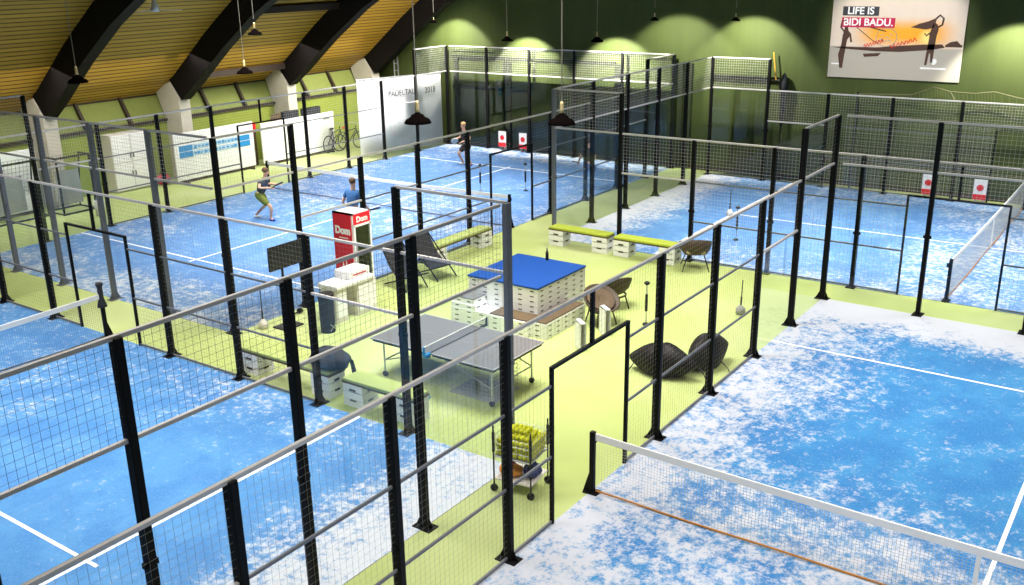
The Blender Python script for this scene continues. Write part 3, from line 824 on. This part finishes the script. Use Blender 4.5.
bench('crate bench along lounge-side fence behind the black deckchairs', 7.35, 9.75, -7.6, PI / 2, cushion='green')
bench('crate bench against left foreground fence with black jacket', -6.25, -3.95, .42, 0, 'green')
bench('crate bench against left foreground fence near the table tennis table', -3.65, -2.05, .42, 0, 'green')
# basket chair by the bench
t = thing('basket_chair', 'brown basket chair with black legs right of the crate benches', 'chair', (-1.95, 10.6, 0), .5)
mb = MB()
for k in range(9):
    a = -PI * .15 + k * PI * 1.3 / 8; 
R = Matrix.Rotation(math.radians(-20), 3, 'X')
MB().lathe([(.001, 0), (.25, .02), (.36, .15), (.40, .34), (.38, .35), (.33, .17), (.23, .06), (.001, .045)], (0, 0, .32), 20, R=R).obj('basket_seat', 'wicker', t, smooth=True)
MB().box((0, .02, .44), (.46, .44, .08), bev=.03).obj('cushion', 'cush', t)
for a in (-1, 1):
    for b in (-1, 1): MB().tube([(a * .2, b * .2, .36), (a * .32, b * .32, 0)], .014, 6).obj('leg', 'black', t)

# black deckchairs
def deckchair(label, x, y, rz):
    t = thing('deckchair', label, 'chair', (x, y, 0), rz, group='black deckchairs')
    for s in (-.3, .3):
        MB().tube([(s, -.45, .02), (s, .55, .95)], .018, 6).obj('back_leg', 'black', t)
        MB().tube([(s * .94, .45, .02), (s * .94, -.50, .38)], .018, 6).obj('front_leg', 'black', t)
    mb = MB(); pr = [(-.5, .39), (-.3, .30), (-.05, .30), (.2, .48), (.45, .82), (.55, .96)]
    for (a, za), (b, zb) in zip(pr, pr[1:]): mb.poly([(-.3, a, za), (.3, a, za), (.3, b, zb), (-.3, b, zb)])
    mb.obj('sling', 'cloth', t)
    MB().tube([(-.3, .55, .95), (.3, .55, .95)], .018, 6).obj('crossbar', 'black', t)
    MB().tube([(-.3, -.5, .38), (.3, -.5, .38)], .018, 6).obj('crossbar', 'black', t)
deckchair('black deckchair nearest the drinks cooler', -7.0, 5.75, PI * .42)
deckchair('black deckchair farther from the cooler, next to crate bench', -6.95, 6.75, PI * .45)

# ------------------------------------------------------------------ table tennis
t = thing('table_tennis_table', 'grey table tennis table on wheeled legs in the lounge', 'table', (-2.65, 2.12, 0))
for s in (-1, 1):
    MB().box((s * .69, 0, .75), (1.355, 1.525, .022), bev=.006).obj('table_top', 'slate', t)
    MB().box((s * .69, 0, .715), (1.30, 1.45, .04)).obj('apron', 'black', t)
    ed = MB()
    ed.box((s * .69, .755, .7625), (1.36, .02, .003)); ed.box((s * .69, -.755, .7625), (1.36, .02, .003)); ed.box((s * 1.36, 0, .7625), (.02, 1.525, .003)); ed.box((s * .69, 0, .7625), (1.36, .006, .003))
    ed.obj('edge_line', 'edge_grey', t)
    for b in (-1, 1):
        lg = MB().tube([(s * 1.2, b * .6, .70), (s * 1.2, b * .6, .06)], .016, 8).obj('leg', 'steel', t)
        MB().lathe([(.001, -.02), (.05, -.02), (.05, .02), (.001, .02)], (s * 1.2, b * .6, .05), 14, R=Matrix.Rotation(PI / 2, 3, 'X')).obj('wheel', 'black', lg)
    MB().tube([(s * 1.2, -.6, .32), (s * 1.2, .6, .32)], .012, 6).obj('crossbar', 'steel', t)
    MB().tube([(s * 1.2, -.6, .32), (s * .15, -.6, .66)], .012, 6).obj('brace', 'steel', t)
    MB().tube([(s * 1.2, .6, .32), (s * .15, .6, .66)], .012, 6).obj('brace', 'steel', t)
tn_ = thing('table_net', 'low net with blue clamp stretched across the grey table', 'net', (-2.65, 2.12, .762))
mb = MB()
for i in range(61): mb.wire((0, -.9 + 1.8 * i / 60, .01), (0, -.9 + 1.8 * i / 60, .14), .0035)
for j in range(7): mb.wire((0, -.9, .015 + .02 * j), (0, .9, .015 + .02 * j), .0035)
mb.obj('net_mesh', 'net', tn_)
MB().box((0, 0, .148), (.012, 1.8, .018)).obj('net_tape', 'tape', tn_)
for s, m in ((-1, 'stripe'), (1, 'black')):
    c = MB().box((0, s * .9, .07), (.03, .03, .17)).box((0, s * .82, .005), (.08, .14, .014)).box((0, s * .80, -.05), (.06, .10, .03)).obj('clamp', m, tn_)
t = thing('table_tennis_bat', 'teal bat lying on the green floor under the table edge', 'bat', (-2.62, 1.18, .0), .3)
MB().lathe([(.085, 0), (.085, .014), (.001, .014)], n=20).obj('blade', 'teal', t); MB().box((0, -.12, .012), (.028, .10, .022), bev=.005).obj('handle', 'navy', t)
# mesh storage cage under the table
t = thing('wire_crate', 'grey wire crate standing under the near end of the table', 'crate', (-1.95, 2.0, 0))
mb = MB(); w, d, h = .95, .8, .52
for i in range(13):
    x = -w / 2 + w * i / 12; mb.wire((x, -d / 2, .02), (x, -d / 2, h), .007); mb.wire((x, d / 2, .02), (x, d / 2, h), .007)
for i in range(11):
    y = -d / 2 + d * i / 10; mb.wire((-w / 2, y, .02), (-w / 2, y, h), .007); mb.wire((w / 2, y, .02), (w / 2, y, h), .007)
for j in range(8):
    z = .02 + (h - .02) * j / 7
    for s in (-1, 1): mb.wire((-w / 2, s * d / 2, z), (w / 2, s * d / 2, z), .007); mb.wire((s * w / 2, -d / 2, z), (s * w / 2, d / 2, z), .007)
mb.obj('wire_sides', 'steel', t)
MB().box((0, 0, .015), (w, d, .02)).obj('base', 'fabric_grey', t)
t = thing('plate', 'white round plate on the green floor by left bench', 'plate', (-3.55, .95, 0))
MB().lathe([(.001, .008), (.10, .008), (.16, .03), (.165, .026), (.11, 0), (.001, 0)], n=24).obj('dish', 'white', t, smooth=True)

# black jacket on the bench
def lumpy(name, pts_r, m, parent, seed, seg=28, rings=14, c=(0, 0, 0), point=False):
    bm = bmesh.new(); bmesh.ops.create_uvsphere(bm, u_segments=seg, v_segments=rings, radius=1)
    rnd = random.Random(seed); ph = [rnd.uniform(0, 6.28) for _ in range(6)]
    for v in bm.verts:
        x, y, z = v.co; a = math.atan2(y, x)
        k = 1 + .07 * math.sin(3 * a + ph[0]) + .05 * math.sin(5 * a + ph[1] + 3 * z) + .04 * math.sin(9 * a + ph[2]) * (1 - abs(z))
        if point:
            g = max(.04, 1 - abs(x)) ** .42 * (1 + .25 * abs(x)); y *= g; z = z * g + .10 * x * abs(x); k = 1 + (k - 1) * .5
        v.co = Vector((x * pts_r[0] * k, y * pts_r[1] * k, max(z, -.75) * pts_r[2] * (1 + .06 * math.sin(4 * a + ph[3])))) + Vector(c)
    me = bpy.data.meshes.new(name); bm.to_mesh(me); bm.free(); me.materials.append(M[m])
    for p in me.polygons: p.use_smooth = True
    return link(name, me, parent)
t = thing('jacket', 'black jacket draped over the left foreground bench end', 'jacket', (-4.15, .47, 0))
lumpy('body', (.40, .30, .20), 'cloth', t, 3, c=(0, 0, .64))
MB().prism([(-.30, .20, .62), (-.12, .26, .62), (-.14, .28, .25), (-.24, .27, .22)], (0, .03, 0)).obj('sleeve', 'cloth', t)
MB().prism([(.25, .21, .62), (.36, .17, .62), (.40, .25, .2), (.28, .26, .18)], (0, .03, 0)).obj('sleeve', 'cloth', t)

# bean bags
for i, (x, y, rz, r, lb) in enumerate(((.30, 4.36, .05, (.66, .35, .33), 'black slumped bean bag with trailing straps, left of the two'), (.83, 5.10, 1.35, (.60, .28, .36), 'larger black bean bag against the fence, right of the two'))):
    t = thing('bean_bag', lb, 'bean bag', (x, y, 0), rz, group='black bean bags')
    lumpy('body', r, 'bag', t, 11 + i, c=(0, 0, r[2] * .75), point=True)
    for q in (0, 1):
        MB().tube([(-.75 * r[0] + q * .5, -.16 - .12 * q, .16), (-.8 * r[0] + q * .55, -.30 - .12 * q, .06), (-.85 * r[0] + q * .55, -.36 - .12 * q, .01)], .01, 5).obj('strap', 'cloth', t)

# ball trolley
t = thing('ball_trolley', 'wheeled ball trolley heaped with yellow balls beside the doorway', 'trolley', (.47, -.42, 0), .12)
bw, bd = .29, .27
for a in (-1, 1):
    for b in (-1, 1):
        p = MB().tube([(a * bw, b * bd, .1), (a * bw, b * bd, 1.02)], .012, 8).obj('post', 'black', t)
        MB().lathe([(.001, -.018), (.055, -.018), (.055, .018), (.001, .018)], (a * bw, b * bd, .055), 14, R=Matrix.Rotation(PI / 2, 3, 'X')).obj('wheel', 'black', p)
        MB().tube([(a * bw, b * bd, .62), (a * bw, b * bd, .92)], .022, 8).obj('grip', 'black', p)
mb = MB()
for z in (.56, .66, .76, .86):
    for a, b in (((-bw, -bd), (bw, -bd)), ((bw, -bd), (bw, bd)), ((bw, bd), (-bw, bd)), ((-bw, bd), (-bw, -bd))): mb.wire((*a, z), (*b, z), .008)
for i in range(9):
    f = -1 + 2 * i / 8
    for s in (-1, 1): mb.wire((f * bw, s * bd, .56), (f * bw, s * bd, .86), .006); mb.wire((s * bw, f * bd, .56), (s * bw, f * bd, .86), .006)
mb.obj('basket', 'steel', t)
MB().box((0, 0, .55), (2 * bw, 2 * bd, .015)).obj('basket_floor', 'steel', t)
MB().box((0, 0, .20), (2 * bw, 2 * bd, .02)).obj('lower_shelf', 'offwhite', t)
tr = t
t = thing('shelf_bag', 'orange bag with dark stripe on the lower trolley shelf', 'bag', (.36, -.52, .212), .3)
lumpy('bag_body', (.17, .14, .10), 'orange', t, 21, c=(0, 0, .075)); MB().box((.0, 0, .16), (.1, .2, .03), bev=.01).obj('flap', 'redcloth', t)
t = thing('shelf_bag', 'navy bag on the lower trolley shelf toward the doorway', 'bag', (.62, -.36, .212), .3)
lumpy('bag_body', (.13, .16, .10), 'navy', t, 22, c=(0, 0, .075)); MB().box((.0, 0, .155), (.08, .2, .02), bev=.008).obj('flap', 'black', t)
random.seed(5)
bmesh_ball = MB().ball((0, 0, 0), .034, seg=12).mesh('padel_ball', 'ball', True)
cR = Matrix.Rotation(.12, 3, 'Z')
for k in range(6):
    for i in range(8):
        for j in range(7):
            if 0 < k < 3 and 0 < i < 7 and 0 < j < 6: continue
            if k == 0 and 0 < i < 7 and 0 < j < 6: continue
            if k == 4 and (i in (0, 7) or j in (0, 6)): continue
            if k == 5 and (i in (0, 1, 6, 7) or j in (0, 1, 5, 6)): continue
            q = cR @ Vector((-.25 + .0705 * i + (.012 if k % 2 else 0), -.22 + .0715 * j + (.012 if k % 2 else 0), 0))
            o = link('padel_ball', bmesh_ball, None, (.47 + q.x + random.uniform(-.003, .003), -.42 + q.y + random.uniform(-.003, .003), .594 + k * .064))
            tag(o, 'yellow felt ball in the heaped trolley basket', 'ball', 'yellow balls in the trolley')
# ------------------------------------------------------------------ drinks cooler, counter, screen
t = thing('drinks_cooler', 'tall red and white drinks cooler with Dom lettering in the lounge', 'cooler', (-7.43, 4.55, 0))
w, d, h = .60, .56, 2.02
mb = MB()
mb.box((-w / 2 + .02, 0, h / 2), (.04, d, h)); mb.box((0, -d / 2 + .02, h / 2), (w, .04, h)); mb.box((0, d / 2 - .02, h / 2), (w, .04, h)); mb.box((0, 0, h - .02), (w, d, .04)); mb.box((0, 0, .2), (w, d, .4))
for z in (.75, 1.05, 1.35): mb.box((-.02, 0, z), (w - .08, d - .08, .015))
mb.obj('cabinet', 'white', t)
MB().box((-.01, -d / 2 - .006, 1.10), (w - .06, .012, 1.76)).obj('side_panel', 'red', t)
MB().box((w / 2 + .006, 0, h - .15), (.012, d - .04, .26)).obj('header', 'red', t)
text('Dom', .23, 'letterw', t, (-.0, -d / 2 - .018, 1.62), (PI / 2, 0, 0), bold=.012, sx=.95)
MB().box((0.02, -d / 2 - .016, 1.46), (.26, .006, .022)).obj('lettering_line', 'letterw', t)
text('Dom', .17, 'letterw', t, (w / 2 + .016, 0, h - .15), rot_x, bold=.006)
silh = MB()
for s in (-1, 1): silh.prism([(s * .05 - .035, -d / 2 - .016, .62), (s * .05 + .035, -d / 2 - .016, .62), (s * .05 + .03, -d / 2 - .016, .80), (s * .05, -d / 2 - .016, .98 + .04 * s)], (0, -.005, 0))
silh.obj('tower_emblem', 'letterw', t)
for i, (x, z, r) in enumerate(((-.12, .55, .05), (.02, .5, .06), (.14, .56, .05), (-.04, .42, .05))):
    MB().lathe([(r, -.003), (r, .003)], (x, -d / 2 - .016, z), 14, R=Matrix.Rotation(PI / 2, 3, 'X')).obj('gold_emblem', 'gold', t)
dr = MB().box((w / 2 + .012, -d / 2 + .03, 1.08), (.024, .05, 1.36)).box((w / 2 + .012, d / 2 - .03, 1.08), (.024, .05, 1.36)).box((w / 2 + .012, 0, .42), (.024, d, .05)).box((w / 2 + .012, 0, 1.74), (.024, d, .05)).obj('door', 'white', t)
MB().box((w / 2 + .04, -d / 2 + .05, 1.1), (.03, .02, .5)).obj('handle', 'steel', dr)
MB().box((w / 2 + .012, 0, 1.08), (.008, d - .1, 1.3)).obj('pane', 'glass', dr)
btl = MB().lathe([(.032, 0), (.032, .15), (.013, .2), (.013, .25), (.001, .25)], n=10).mesh('beer_bottle', 'wicker', True)
for z in (.4, .7575, 1.0575, 1.3575):
    for i in range(4):
        for j in range(2):
            tag(link('beer_bottle', btl, None, (-7.25 - j * .16, 4.37 + i * .12, z + .001)), 'brown bottle on a shelf of the red cooler', 'bottle', 'bottles in the cooler')
# white counter in front
t = thing('counter', 'white serving counter standing in front of the red cooler', 'counter', (-6.78, 3.55, 0))
MB().box((.04, .02, .78), (.56, 1.14, .10), bev=.02).obj('counter_top', 'white', t)
MB().box((.05, -.38, .36), (.42, .34, .72), bev=.01).obj('cupboard', 'offwhite', t)
MB().box((.02, .38, .36), (.5, .6, .72), bev=.01).obj('cupboard', 'offwhite', t)
MB().box((.285, .38, .38), (.012, .52, .56)).obj('front_panel', 'white', t)
MB().box((.265, -.38, .38), (.012, .28, .56)).obj('front_panel', 'white', t)
t = thing('lidded_box', 'white lidded box on the counter with red stripe', 'box', (-6.76, 3.78, .83))
MB().box((0, 0, .09), (.44, .62, .18), bev=.02).obj('box_body', 'white', t); MB().box((.222, 0, .09), (.008, .4, .03)).obj('red_stripe', 'redcloth', t)
t = thing('waste_bin', 'tall black bin with pale cross straps in front of the counter', 'bin', (-6.40, 2.62, 0))
MB().lathe([(.15, .02), (.16, .80), (.13, .80), (.12, .7), (.001, .7)], n=20).obj('bin_body', 'cloth', t, smooth=False)
MB().lathe([(.163, .74), (.17, .78), (.163, .82), (.14, .82)], n=20).obj('rim', 'black', t)
mb = MB(); mb.bar((.155, -.08, .05), (.165, .08, .2), .012); mb.bar((.155, .08, .05), (.165, -.08, .2), .012); mb.obj('straps', 'steel', t)
MB().lathe([(.15, 0), (.15, .02)], n=20).obj('base', 'black', t)
t = thing('television', 'black flat screen on a floor stand left of the cooler', 'television', (-7.32, 2.48, 0))
MB().box((0, 0, 1.52), (.05, .92, .50), bev=.01).obj('casing', 'black', t)
MB().box((.027, 0, 1.52), (.006, .87, .45)).obj('screen', 'screen', t)
MB().tube([(-.03, -.1, .03), (-.03, -.1, 1.5)], .025, 8).obj('pole', 'black', t)
MB().box((0, -.1, .015), (.4, .5, .03), bev=.008).obj('foot', 'black', t)
# brooms / tubes standing around
def broom(label, loc, h=.85, head='offwhite'):
    t = thing('court_brush', label, 'brush', loc, 0, 'court brushes')
    MB().tube([(0, 0, .18), (.01, 0, h)], .012, 8).obj('handle', 'black', t)
    MB().tube([(0, 0, .2), (.004, 0, .38)], .02, 8).obj('grip', 'black', t)
    MB().lathe([(.07, 0), (.10, .02), (.10, .12), (.03, .2), (.001, .21)], n=16).obj('brush_head', head, t, smooth=True)
broom('upright court brush with pale head near the cooler and bench', (-7.68, 2.02, 0))
broom('upright court brush with pale head on the bench court', (-3.3, 15.9, 0), .8)
broom('upright court brush with blue-grey head near the grey posts', (.25, 8.1, 0), .75, 'fabric_grey')
def tube_pick(label, loc):
    t = thing('ball_tube', label, 'ball tube', loc, 0, 'upright ball pick-up tubes')
    MB().lathe([(.07, 0), (.07, .03), (.025, .05)], n=14).obj('foot', 'black', t)
    MB().tube([(0, 0, .05), (0, 0, .86)], .012, 8).obj('tube', 'steel', t)
    MB().tube([(0, 0, .30), (0, 0, .66)], .03, 8).obj('grip', 'black', t)
    MB().ball((0, 0, .90), .06, (1, 1, .7)).obj('cap', 'black', t, smooth=True)
tube_pick('black-capped ball tube standing behind the doorway', (-1.12, 6.45, 0))
tube_pick('black-capped ball tube on the bench court', (-2.1, 13.5, 0))
tube_pick('black-capped ball tube beside the fair-haired player', (-11.48, 14.7, 0))
tube_pick('black-capped ball tube on the players court near its doorway', (-10.3, 15.6, 0))
t = thing('dumbbell', 'black dumbbell lying by the court brush near the counter', 'dumbbell', (-7.66, 2.85, 0), 1.8)
MB().tube([(-.25, 0, .06), (.25, 0, .06)], .016, 8).obj('bar', 'black', t)
for s in (-1, 1): MB().lathe([(.001, -.04), (.06, -.04), (.06, .04), (.001, .04)], (s * .24, 0, .06), 14, R=Matrix.Rotation(PI / 2, 3, 'Y')).obj('weight', 'black', t)

# ------------------------------------------------------------------ people
def skin_mesh(name, verts, edges, radii, m, parent, sub=1, root=0):
    me = bpy.data.meshes.new(name); me.from_pydata([tuple(v) for v in verts], edges, [])
    o = bpy.data.objects.new(name, me); COL.objects.link(o)
    o.modifiers.new('s', 'SKIN'); sv = me.skin_vertices[0].data
    for i, r in enumerate(radii):
        sv[i].radius = r if isinstance(r, tuple) else (r, r)
    sv[root].use_root = True
    ss = o.modifiers.new('b', 'SUBSURF'); ss.levels = sub; ss.render_levels = sub
    bpy.context.view_layer.update()
    res = bpy.data.meshes.new_from_object(o.evaluated_get(bpy.context.evaluated_depsgraph_get()))
    bpy.data.objects.remove(o)
    res.materials.clear(); res.materials.append(M[m])
    for p in res.polygons: p.use_smooth = True
    return link(name, res, parent)
def person(label, loc, rz, lean, hip, feet, hands, mats, sc=1.0, turn=0.0):
    """faces local +Y. feet: ((x,y),(x,y)) left,right; hands: targets"""
    sh, so, sl, sr, hr = mats
    t = thing('person', label, 'person', loc, rz, 'padel players')
    t.scale = (sc, sc, sc)
    V = Vector; up = V((0, math.sin(lean), math.cos(lean)))
    pel = V((0, 0, hip)); waist = pel + up * .16; chest = pel + up * .36; neckb = pel + up * .50
    hd = V((math.sin(turn) * .03, math.sin(lean * .4), math.cos(lean * .4)))
    neck = neckb + hd * .07; head = neck + hd * .12; crown = head + hd * .10
    vs, es, rs = [], [], []
    def add(p, r, par=None):
        vs.append(p); rs.append(r)
        if par is not None: es.append((par, len(vs) - 1))
        return len(vs) - 1
    ip = add(pel, (.15, .115)); iw = add(waist, (.14, .11), ip); ic = add(chest, (.165, .12), iw); inb = add(neckb, .075, ic)
    ink = add(neck, .052, inb); ih = add(head, (.075, .09), ink); add(crown, (.068, .08), ih)
    add(head + V((0, .105, -.02)), .016, ih)
    jo = {}
    for k, s in ((0, -1), (1, 1)):
        shp = chest + V((s * .185, 0, .10)); hnd = V(hands[k])
        d = hnd - shp; mid = (shp + hnd) / 2; Lr = .56
        bend = math.sqrt(max(.0, (Lr / 2) ** 2 - (min(d.length, Lr * .99) / 2) ** 2))
        el = mid + V((s * .45, -.8, -.45)).normalized() * bend
        if d.length > Lr: hnd = shp + d * (Lr * .99 / d.length)
        a = add(shp, .055, ic); b = add(el, .042, a); c = add(hnd, .03, b)
        fd = (hnd - el).normalized(); side = fd.cross(V((0, 0, 1)));
        side = side.normalized() if side.length > .1 else V((1, 0, 0))
        pm = add(hnd + fd * .05, (.034, .018), c)
        dn = fd.cross(side).normalized() * (-1 if fd.cross(side).z > 0 else 1)
        for q, (off, ln) in enumerate(((-.027, .065), (-.009, .078), (.009, .072), (.027, .055))):
            b0 = hnd + fd * .085 + side * off
            f1 = add(b0, .009, pm); f2 = add(b0 + fd * ln * .5 + dn * .008, .0085, f1); add(b0 + fd * ln * .85 + dn * .03, .0075, f2)
        th = add(hnd + fd * .045 - side * s * .045, .010, pm); add(hnd + fd * .085 - side * s * .055 + dn * .015, .009, th)
        hipj = pel + V((s * .095, 0, -.05)); ft = V((feet[k][0], feet[k][1], .085)); d = ft - hipj; Ll = hip > .0 and .86
        bend = math.sqrt(max(.0, (Ll / 2) ** 2 - (min(d.length, Ll * .995) / 2) ** 2))
        fwd = V((s * .15, 1, .1)).normalized()
        kn = (hipj + ft) / 2 + fwd * bend
        hj = add(hipj, .088, ip); k2 = add(kn, .056, hj); an = add(ft, .038, k2)
        add(ft + V((s * .03, .12, -.05)), .034, an)
        jo[s] = (shp, el, hnd, hipj, kn, ft, fd)
    skin_mesh('body', vs, es, rs, 'skin', t)
    # shirt
    v = [pel + up * .02, waist, chest, neckb + up * -.01]; e = [(0, 1), (1, 2), (2, 3)]; r = [(.172, .138), (.168, .135), (.19, .142), .09]
    for s in (-1, 1):
        shp, el = jo[s][0], jo[s][1]; v += [shp, shp + (el - shp) * .62]; r += [.08, .072]; n = len(v); e += [(2, n - 2), (n - 2, n - 1)]
    skin_mesh('shirt', v, e, r, sh, t)
    v = [pel + up * .04, pel + up * -.03]; e = [(0, 1)]; r = [(.175, .14), (.172, .14)]
    for s in (-1, 1):
        hipj, kn = jo[s][3], jo[s][4]; v += [hipj, hipj + (kn - hipj) * .82]; r += [.125, .105]; n = len(v); e += [(1, n - 2), (n - 2, n - 1)]
    skin_mesh('shorts', v, e, r, so, t)
    for s, m in ((-1, sl), (1, sr)):
        ft = jo[s][5]; dr = V((s * .03, .14, 0))
        skin_mesh('shoe', [ft + V((0, -.05, -.035)), ft + V((0, .02, -.035)), ft + dr + V((0, .02, -.045))], [(0, 1), (1, 2)], [(.045, .048), (.048, .05), (.04, .038)], m, t)
    if hr:
        mb = MB(); mb.ball(crown + V((0, -.022, -.02)), .098, (.92, 1.05, .9), 14); ho = mb.obj('hair', hr, t, smooth=True)
    for s in (-1, 1):
        MB().ball(head + V((s * .03, .082, .015)), .011, seg=8).obj('eye', 'eye', t)
        MB().ball(head + V((s * .082, -.005, -.005)), .022, (.5, 1, 1.3), 8).obj('ear', 'skin', t)
    MB().box(head + V((0, .083, -.055)), (.045, .012, .008)).obj('mouth', 'redcloth', t)
    return t, jo
def racket(label, t, jo, s, m, sc=1.0):
    hnd, fd = jo[s][2], jo[s][6]
    bpy.context.view_layer.update()
    p = t.matrix_world @ (hnd + fd * .07)
    r = thing('padel_racket', label, 'racket', p, t.rotation_euler.z, 'padel rackets')
    d = (fd + Vector((0, .3, .6))).normalized(); x = d.cross(Vector((0, 1, 0.2))).normalized(); y = x.cross(d)
    R = Matrix((x, y, d)).transposed()
    mb = MB().tube([R @ Vector((0, 0, -.04)), R @ Vector((0, 0, .14))], .017, 8); mb.obj('handle', 'black', r)
    pr = [(.001, -.019), (.11, -.019), (.125, -.01), (.125, .01), (.11, .019), (.001, .019)]
    S2 = Matrix.Diagonal((1, 1.15, 1)).to_3x3()
    MB().lathe(pr, R @ Vector((0, 0, .27)), 20, R=R @ Matrix.Rotation(PI / 2, 3, 'X') @ S2).obj('head', m, r)
    return r
t, jo = person('player in dark shirt and olive shorts lunging near the net', (-14.85, 8.35, 0), -1.15, .42, .78, ((-.18, -.30), (.16, .34)), ((-.30, .42, 1.02), (.34, .46, 1.05)), ('shirt_d', 'shorts_o', 'shoe_w', 'shoe_b', 'hair_b'))
racket('dark racket held by the player in olive shorts', t, jo, 1, 'black')
t, jo = person('player in blue shirt seen from behind beyond the red cooler', (-10.8, 8.05, 0), .15, .12, .90, ((-.14, 0), (.14, .05)), ((-.26, .12, .92), (.34, .22, .90)), ('shirt_b', 'shorts_g', 'shoe_w', 'shoe_w', 'hair_b'))
racket('dark racket held by the player in the blue shirt', t, jo, 1, 'black')
t, jo = person('fair-haired player in black waiting at the far baseline', (-14.66, 18.2, 0), 2.85, .30, .80, ((-.22, 0), (.22, .06)), ((-.24, .38, .95), (.22, .42, .98)), ('shirt_k', 'shorts_k', 'shoe_b', 'shoe_w', 'hair_l'))
racket('pale racket held by the fair-haired player', t, jo, -1, 'offwhite')
t, jo = person('player in blue shorts stooping behind the glass near the far aisle', (-8.62, 16.9, 0), .75, .52, .86, ((-.14, -.1), (.16, .18)), ((-.28, .55, .80), (.26, .58, .78)), ('shirt_k', 'shorts_b', 'shoe_b', 'shoe_b', 'hair_b'))
racket('dark racket held by the stooping player in blue shorts', t, jo, -1, 'black')

# ------------------------------------------------------------------ lights
def area(loc, size, sy, power, color=(1, .97, .92), rot=(0, 0, 0), spread=96):
    l = bpy.data.lights.new('hall_or_added_light', 'AREA'); l.shape = 'RECTANGLE'; l.size = size; l.size_y = sy; l.energy = power; l.color = color; l.spread = math.radians(spread)
    o = bpy.data.objects.new('hall_or_added_light', l); COL.objects.link(o); o.location = loc; o.rotation_euler = rot
    return o
for x, y, p in ((6.4, -4, 2300), (6.4, 5, 2300), (-4, -4, 1550), (-12, -4, 1600), (-3, 4.5, 2050), (-13, 7, 2300), (-13, 14, 2700), (-1, 14.5, 2300), (7, 14.5, 2300)):
    area((x, y, min(ceil_z(x) - .6, 9.4)), 5, 5, p * .36 * (.62 if x > 5 and y < 10 else 1))
area((-14.2, 18.2, 7.2), 2, 2, 520, rot=(0, .75, 0), spread=100)  # added light to brighten the banner, no fixture known here
area((-20.2, 5, 4.3), 1.2, 10, 330, rot=(0, .25, 0), spread=150)
area((-20.2, 15, 4.3), 1.2, 9, 330, rot=(0, .25, 0), spread=150)
def spot(loc, power, ang=150, blend=.35, rot=(0, 0, 0), col=(1, .97, .85)):
    l = bpy.data.lights.new('bulb_or_added_spot', 'SPOT'); l.energy = power; l.spot_size = math.radians(ang); l.spot_blend = blend; l.color = col; l.shadow_soft_size = .08
    o = bpy.data.objects.new('bulb_or_added_spot', l); COL.objects.link(o); o.location = loc; o.rotation_euler = rot
for i, (x, y, z, sc, lb) in enumerate(LAMPS):
    far = y > 19
    spot((x, y + (.12 if far else 0), z - .02), 1500 * sc if far else 160, 100 if far else 160, .3 if far else .35, (math.radians(46), 0, 0) if far else (0, 0, 0))
spot((2.9, 20.3, 5.1), 1000, 100, .3, (math.radians(46), 0, 0))
spot((-.6, 14.6, 9.2), 3000, 36, .6, (math.radians(57), 0, 0), (1, .96, .9))  # added spot aimed at the poster to brighten it, not a pendant lamp
w = bpy.data.worlds.new('World'); S.world = w; w.use_nodes = True
bg = w.node_tree.nodes['Background']; bg.inputs[0].default_value = (1, .97, .9, 1); bg.inputs[1].default_value = .25

# ------------------------------------------------------------------ camera
cd = bpy.data.cameras.new('camera'); cam = bpy.data.objects.new('camera', cd); COL.objects.link(cam)
yaw, pit, rol, foc, pcx, pcy = 2.19003505, -.328950146, .0177496387, 977.89972, 506.457865, 299.415984
fw = Vector((math.cos(pit) * math.cos(yaw), math.cos(pit) * math.sin(yaw), math.sin(pit)))
ri = Vector((math.sin(yaw), -math.cos(yaw), 0)); dn = fw.cross(ri)
c, s = math.cos(rol), math.sin(rol)
ri2 = ri * c + dn * s; dn2 = ri * -s + dn * c
Rm = Matrix((ri2, -dn2, -fw)).transposed().to_4x4()
Rm.translation = Vector((7.50085, -10.567948, 7.041424))
cam.matrix_world = Rm
cd.sensor_width = 36; cd.lens = foc / 1024 * 36; cd.shift_x = (512 - pcx) / 1024; cd.shift_y = (pcy - 292.5) / 1024
cd.clip_end = 200; cd.clip_start = .05
S.camera = cam
S.view_settings.view_transform = 'Standard'; S.view_settings.look = 'None'; S.view_settings.exposure = 0.0
S.cycles.max_bounces = 10; S.cycles.transparent_max_bounces = 40; S.cycles.diffuse_bounces = 4
S.cycles.use_denoising = True
